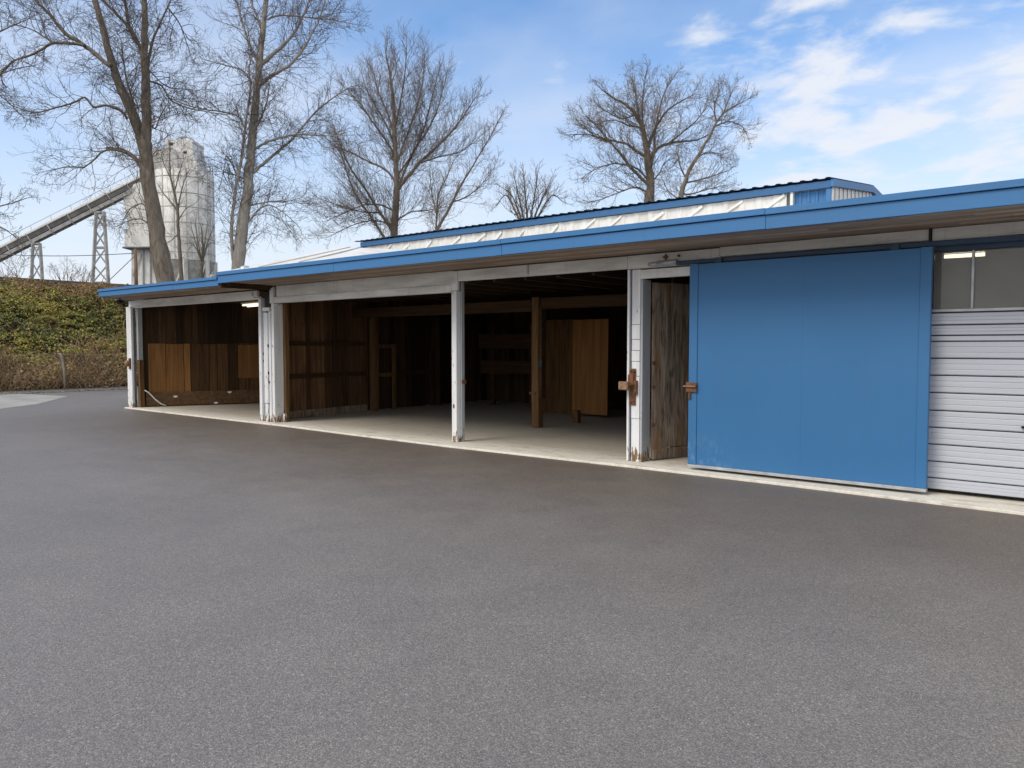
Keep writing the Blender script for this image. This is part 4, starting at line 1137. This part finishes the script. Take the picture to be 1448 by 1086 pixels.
T = Tree('bare_tree', 'fan shaped bare tree rising behind the left end of the warehouse', 'tree', 42, M['bark_mid'], M['twig_grey'], ground_at(557, 345, 42), 3)
T.limb([(557, 340), (560, 290), (561, 255), (560, 230), (558, 190), (557, 150), (552, 110), (545, 72)], 11, 1.6, 0, True, .15, True)
for l_, a_, c_ in (
 ([(562, 268), (578, 248), (595, 228), (615, 210), (635, 190), (655, 165), (672, 138)], 6, 1.2),
 ([(566, 258), (575, 235), (590, 205), (600, 180), (608, 150), (618, 110)], 4, 1),
 ([(561, 232), (570, 205), (580, 180), (590, 150), (598, 115), (600, 82)], 3.6, 1),
 ([(560, 242), (555, 215), (540, 190), (525, 170), (512, 150), (492, 128)], 4, 1),
 ([(558, 192), (548, 160), (535, 130), (527, 98)], 3, .9), ([(558, 182), (565, 150), (572, 110), (575, 68)], 3, .9),
 ([(560, 257), (545, 240), (520, 228), (495, 215), (468, 204)], 3.6, 1),
 ([(557, 330), (535, 297), (515, 265), (497, 240), (484, 212), (476, 188)], 4.6, 1.4),
 ([(545, 338), (520, 300), (500, 270), (486, 228), (478, 205)], 4, 1.2),
 ([(558, 300), (540, 290), (515, 290), (490, 300), (463, 312)], 2.6, .9), ([(560, 312), (580, 300), (600, 298), (622, 294)], 2.6, .9),
 ([(558, 318), (530, 312), (500, 318), (465, 335)], 2.2, .8), ([(595, 230), (620, 222), (650, 215), (672, 200)], 3, .9),
 ([(560, 220), (548, 180), (520, 130), (512, 105)], 2.6, .9), ([(561, 250), (585, 215), (615, 165), (628, 120), (632, 105)], 3.2, .9),
 ([(540, 300), (515, 300), (478, 290), (450, 280)], 2.4, .8)): T.limb(l_, a_, c_)
T.twigs(.16, (1.2, 3.0), .018, (5.4, 4.2), .14, .13, (20, 48)); T.finish()

T = Tree('bare_tree', 'slim leaning bare tree beside the fan shaped one', 'tree', 40, M['bark_mid'], M['twig_grey'], ground_at(613, 345, 40), 4)
T.limb([(614, 338), (622, 318), (635, 295), (650, 265), (665, 240), (680, 215), (695, 190), (706, 168)], 5, 1, 0, True, .1, True)
T.limb([(616, 334), (618, 300), (620, 275), (632, 250), (641, 228)], 3.2, .9)
T.limb([(640, 286), (660, 278), (680, 262), (700, 235)], 2.4, .8)
T.limb([(618, 305), (610, 270), (608, 240)], 2.4, .8)
T.twigs(.16, (.9, 2.2), .016, (5., 3.8), .12, .15, (22, 50)); T.finish()

T = Tree('bare_tree', 'broad crowned bare tree behind the warehouse roof near the middle', 'tree', 40, M['bark_mid'], M['twig_tan'], ground_at(917, 292, 40), 5)
T.limb([(916, 300), (920, 265), (917, 240), (914, 210), (908, 180), (897, 160), (885, 148), (870, 140), (853, 128)], 14, 1.6, 0, True, .2, True)
for l_, a_, c_ in (
 ([(919, 224), (930, 210), (945, 203), (965, 200), (985, 198), (1002, 190)], 5.5, 1.4), ([(915, 212), (925, 185), (940, 160), (960, 145), (982, 133)], 5, 1.2),
 ([(912, 200), (905, 170), (900, 140), (894, 112)], 3.6, 1), ([(916, 224), (898, 212), (885, 203), (870, 200), (850, 195), (830, 190), (812, 190)], 4.5, 1.2),
 ([(919, 264), (905, 250), (890, 235), (878, 218), (862, 200), (845, 180), (828, 163)], 5, 1.2), ([(918, 256), (903, 240), (885, 233), (865, 232), (840, 240), (823, 252)], 3.2, .9),
 ([(915, 272), (900, 265), (880, 270), (855, 280), (830, 287)], 2.6, .8), ([(918, 242), (925, 215), (926, 190), (931, 160), (940, 130), (951, 112)], 4, 1),
 ([(913, 202), (908, 160), (910, 130), (913, 106)], 3.4, 1), ([(898, 162), (880, 168), (862, 160), (846, 150)], 2.6, .9),
 ([(862, 200), (845, 195), (825, 178), (812, 168)], 2.6, .9), ([(945, 203), (968, 185), (985, 170), (1000, 150)], 3, .9),
 ([(908, 180), (890, 178), (870, 170), (850, 172)], 2.4, .8), ([(918, 262), (932, 245), (940, 230), (950, 225)], 2.6, .8)): T.limb(l_, a_, c_)
T.twigs(.155, (1.0, 2.4), .018, (5.4, 4.2), .10, .18, (25, 55)); T.finish()

T = Tree('bare_tree', 'leaning bare tree at the right of the broad crowned tree', 'tree', 38, M['bark_mid'], M['twig_tan'], ground_at(960, 285, 38), 6)
T.limb([(961, 288), (968, 260), (975, 240), (990, 215), (1005, 190), (1015, 170), (1030, 155), (1052, 143)], 7, 1.2, 0, True, .12, True)
for l_, a_, c_ in (([(1013, 174), (1010, 150), (1016, 132)], 3, .9), ([(968, 259), (985, 255), (1005, 250), (1032, 240)], 2.6, .8), ([(970, 252), (962, 235), (957, 213)], 2.6, .8),
 ([(1012, 178), (1030, 172), (1048, 178), (1056, 190)], 2.4, .8), ([(985, 224), (1000, 215), (1020, 218)], 2.2, .8), ([(1022, 162), (1030, 142), (1036, 128)], 2.4, .8), ([(964, 272), (975, 275), (1000, 268), (1025, 262)], 2.2, .8), ([(962, 284), (945, 270), (938, 255)], 2.2, .8)): T.limb(l_, a_, c_)
T.twigs(.155, (.8, 2.0), .017, (5.4, 4.2), .10, .18, (25, 55)); T.finish()

T = Tree('bare_tree', 'small faint bare tree far beyond the roof between the larger trees', 'tree', 78, M['bark_mid'], M['twig_tan'], ground_at(746, 305, 78), 8)
for k, (x0, x1, y1) in enumerate(((742, 728, 252), (746, 741, 248), (749, 760, 250), (752, 778, 258), (740, 715, 268), (754, 795, 285), (738, 703, 290))):
    T.limb([(x0, 320), (x0+(x1-x0)*.25, 300), (x0+(x1-x0)*.65, 276), (x1, y1)], 3.4, 1, None, False, .1, k == 1)
T.twigs(.40, (1.6, 3.6), .04, (5., 3.4), .16, .12, (18, 42)); T.finish()

T = Tree('young_tree', 'thin young bare tree standing directly before the silo wall', 'tree', 45, M['bark_mid'], M['twig_tan'], ground_at(256, 400, 45), 9)
T.limb([(257, 398), (254, 350), (252, 320), (251, 295), (247, 275), (241, 250), (240, 225), (240, 200)], 6.5, .9, 0, True, .2, True)
for l_, a_, c_ in (([(251, 298), (240, 284), (230, 272), (224, 262)], 3, .9), ([(252, 296), (256, 272), (262, 252), (268, 240)], 2.6, .8), ([(247, 272), (252, 250), (258, 230)], 2.2, .8), ([(253, 330), (242, 340), (234, 345)], 1.8, .7), ([(252, 312), (262, 296), (272, 290)], 2, .7), ([(241, 252), (232, 232), (228, 215)], 1.8, .7)): T.limb(l_, a_, c_)
T.twigs(.45, (.8, 1.8), .016, (3.4, 2.4), .12, .14, (22, 50)); T.finish()
T = Tree('young_tree', 'short bushy bare sapling at the right foot of the silo', 'tree', 46, M['bark_mid'], M['twig_tan'], ground_at(283, 400, 46), 10)
T.limb([(284, 398), (287, 360), (286, 335), (284, 318)], 5, 1, 0, True, .3, True)
for x1, y1 in ((270, 320), (276, 312), (294, 310), (301, 322), (262, 345), (305, 345)): T.limb([(286, 372), (285+(x1-285)*.5, 345), (x1, y1)], 2.2, .8)
T.twigs(.4, (.6, 1.3), .014, (3.6, 2.4), .14, .12, (20, 45)); T.finish()

T = Tree('bare_tree', 'bare tree at the left edge with only purple brown branch tips in view', 'tree', 25, M['bark_brown'], M['twig_dark'], ground_at(-150, 560, 25), 11)
T.limb([(-150, 560), (-135, 400), (-115, 250), (-95, 120), (-65, 30), (-40, -60)], 24, 5, 0, True, .3, True)
for l_, a_, c_ in (([(-105, 185), (-60, 140), (-15, 112), (20, 98), (50, 92)], 5, 1), ([(-80, 90), (-30, 60), (5, 42), (38, 28)], 5, 1), ([(-90, 110), (-40, 120), (0, 135), (35, 168)], 4, 1),
 ([(-120, 320), (-70, 300), (-25, 296), (8, 290), (38, 280)], 4.5, 1), ([(-120, 340), (-60, 312), (-20, 314), (8, 325), (32, 345)], 3.6, 1), ([(-70, 50), (-35, 10), (0, -15), (40, -40)], 5, 1.4), ([(-118, 310), (-60, 330), (-20, 350), (5, 372)], 3, .9)): T.limb(l_, a_, c_, 1.0)
T.twigs(.20, (.6, 1.5), .016, (5., 4.), .02, .26); T.finish()

# small dry shrubs along the crest
for i, (x, y, dep, h, lab) in enumerate(((92, 398, 35, 1.0, 'reddish dry shrub on the bank crest between the conveyor legs'), (16, 396, 35, 1.4, 'thin bare shrub on the bank crest left of the conveyor legs'), (115, 399, 36, .8, 'low bare shrub on the bank crest before the taller conveyor leg'))):
    bp = pt(x, y, dep); bp.z = bank_z(bp.x, bp.y)
    T = Tree('dry_shrub', lab, 'shrub', dep, M['twig_red'] if i != 1 else M['twig_dark'], M['twig_red'] if i != 1 else M['twig_dark'], bp, 20+i, 'dry shrubs along the bank crest')
    T.kids = (3.5, 2.5); T.maxlev = 2
    for k in range(16):
        d = Vector((T.rnd.gauss(0, .45), T.rnd.gauss(0, .45), 1)).normalized()
        q = bp+Vector((T.rnd.gauss(0, .15), T.rnd.gauss(0, .15), -.05)); T.big.tube([q, q+d*h*.4, q+d*h*.7+Vector((0, 0, .05))], [.012, .009, .006], 4)
        T.grow(q+d*h*.5, d, h*T.rnd.uniform(.5, .9), .008, 0, .08, .15)
    T.big.build('stems', T.tm, T.t); T.tw.build('crown', T.wm, T.t)
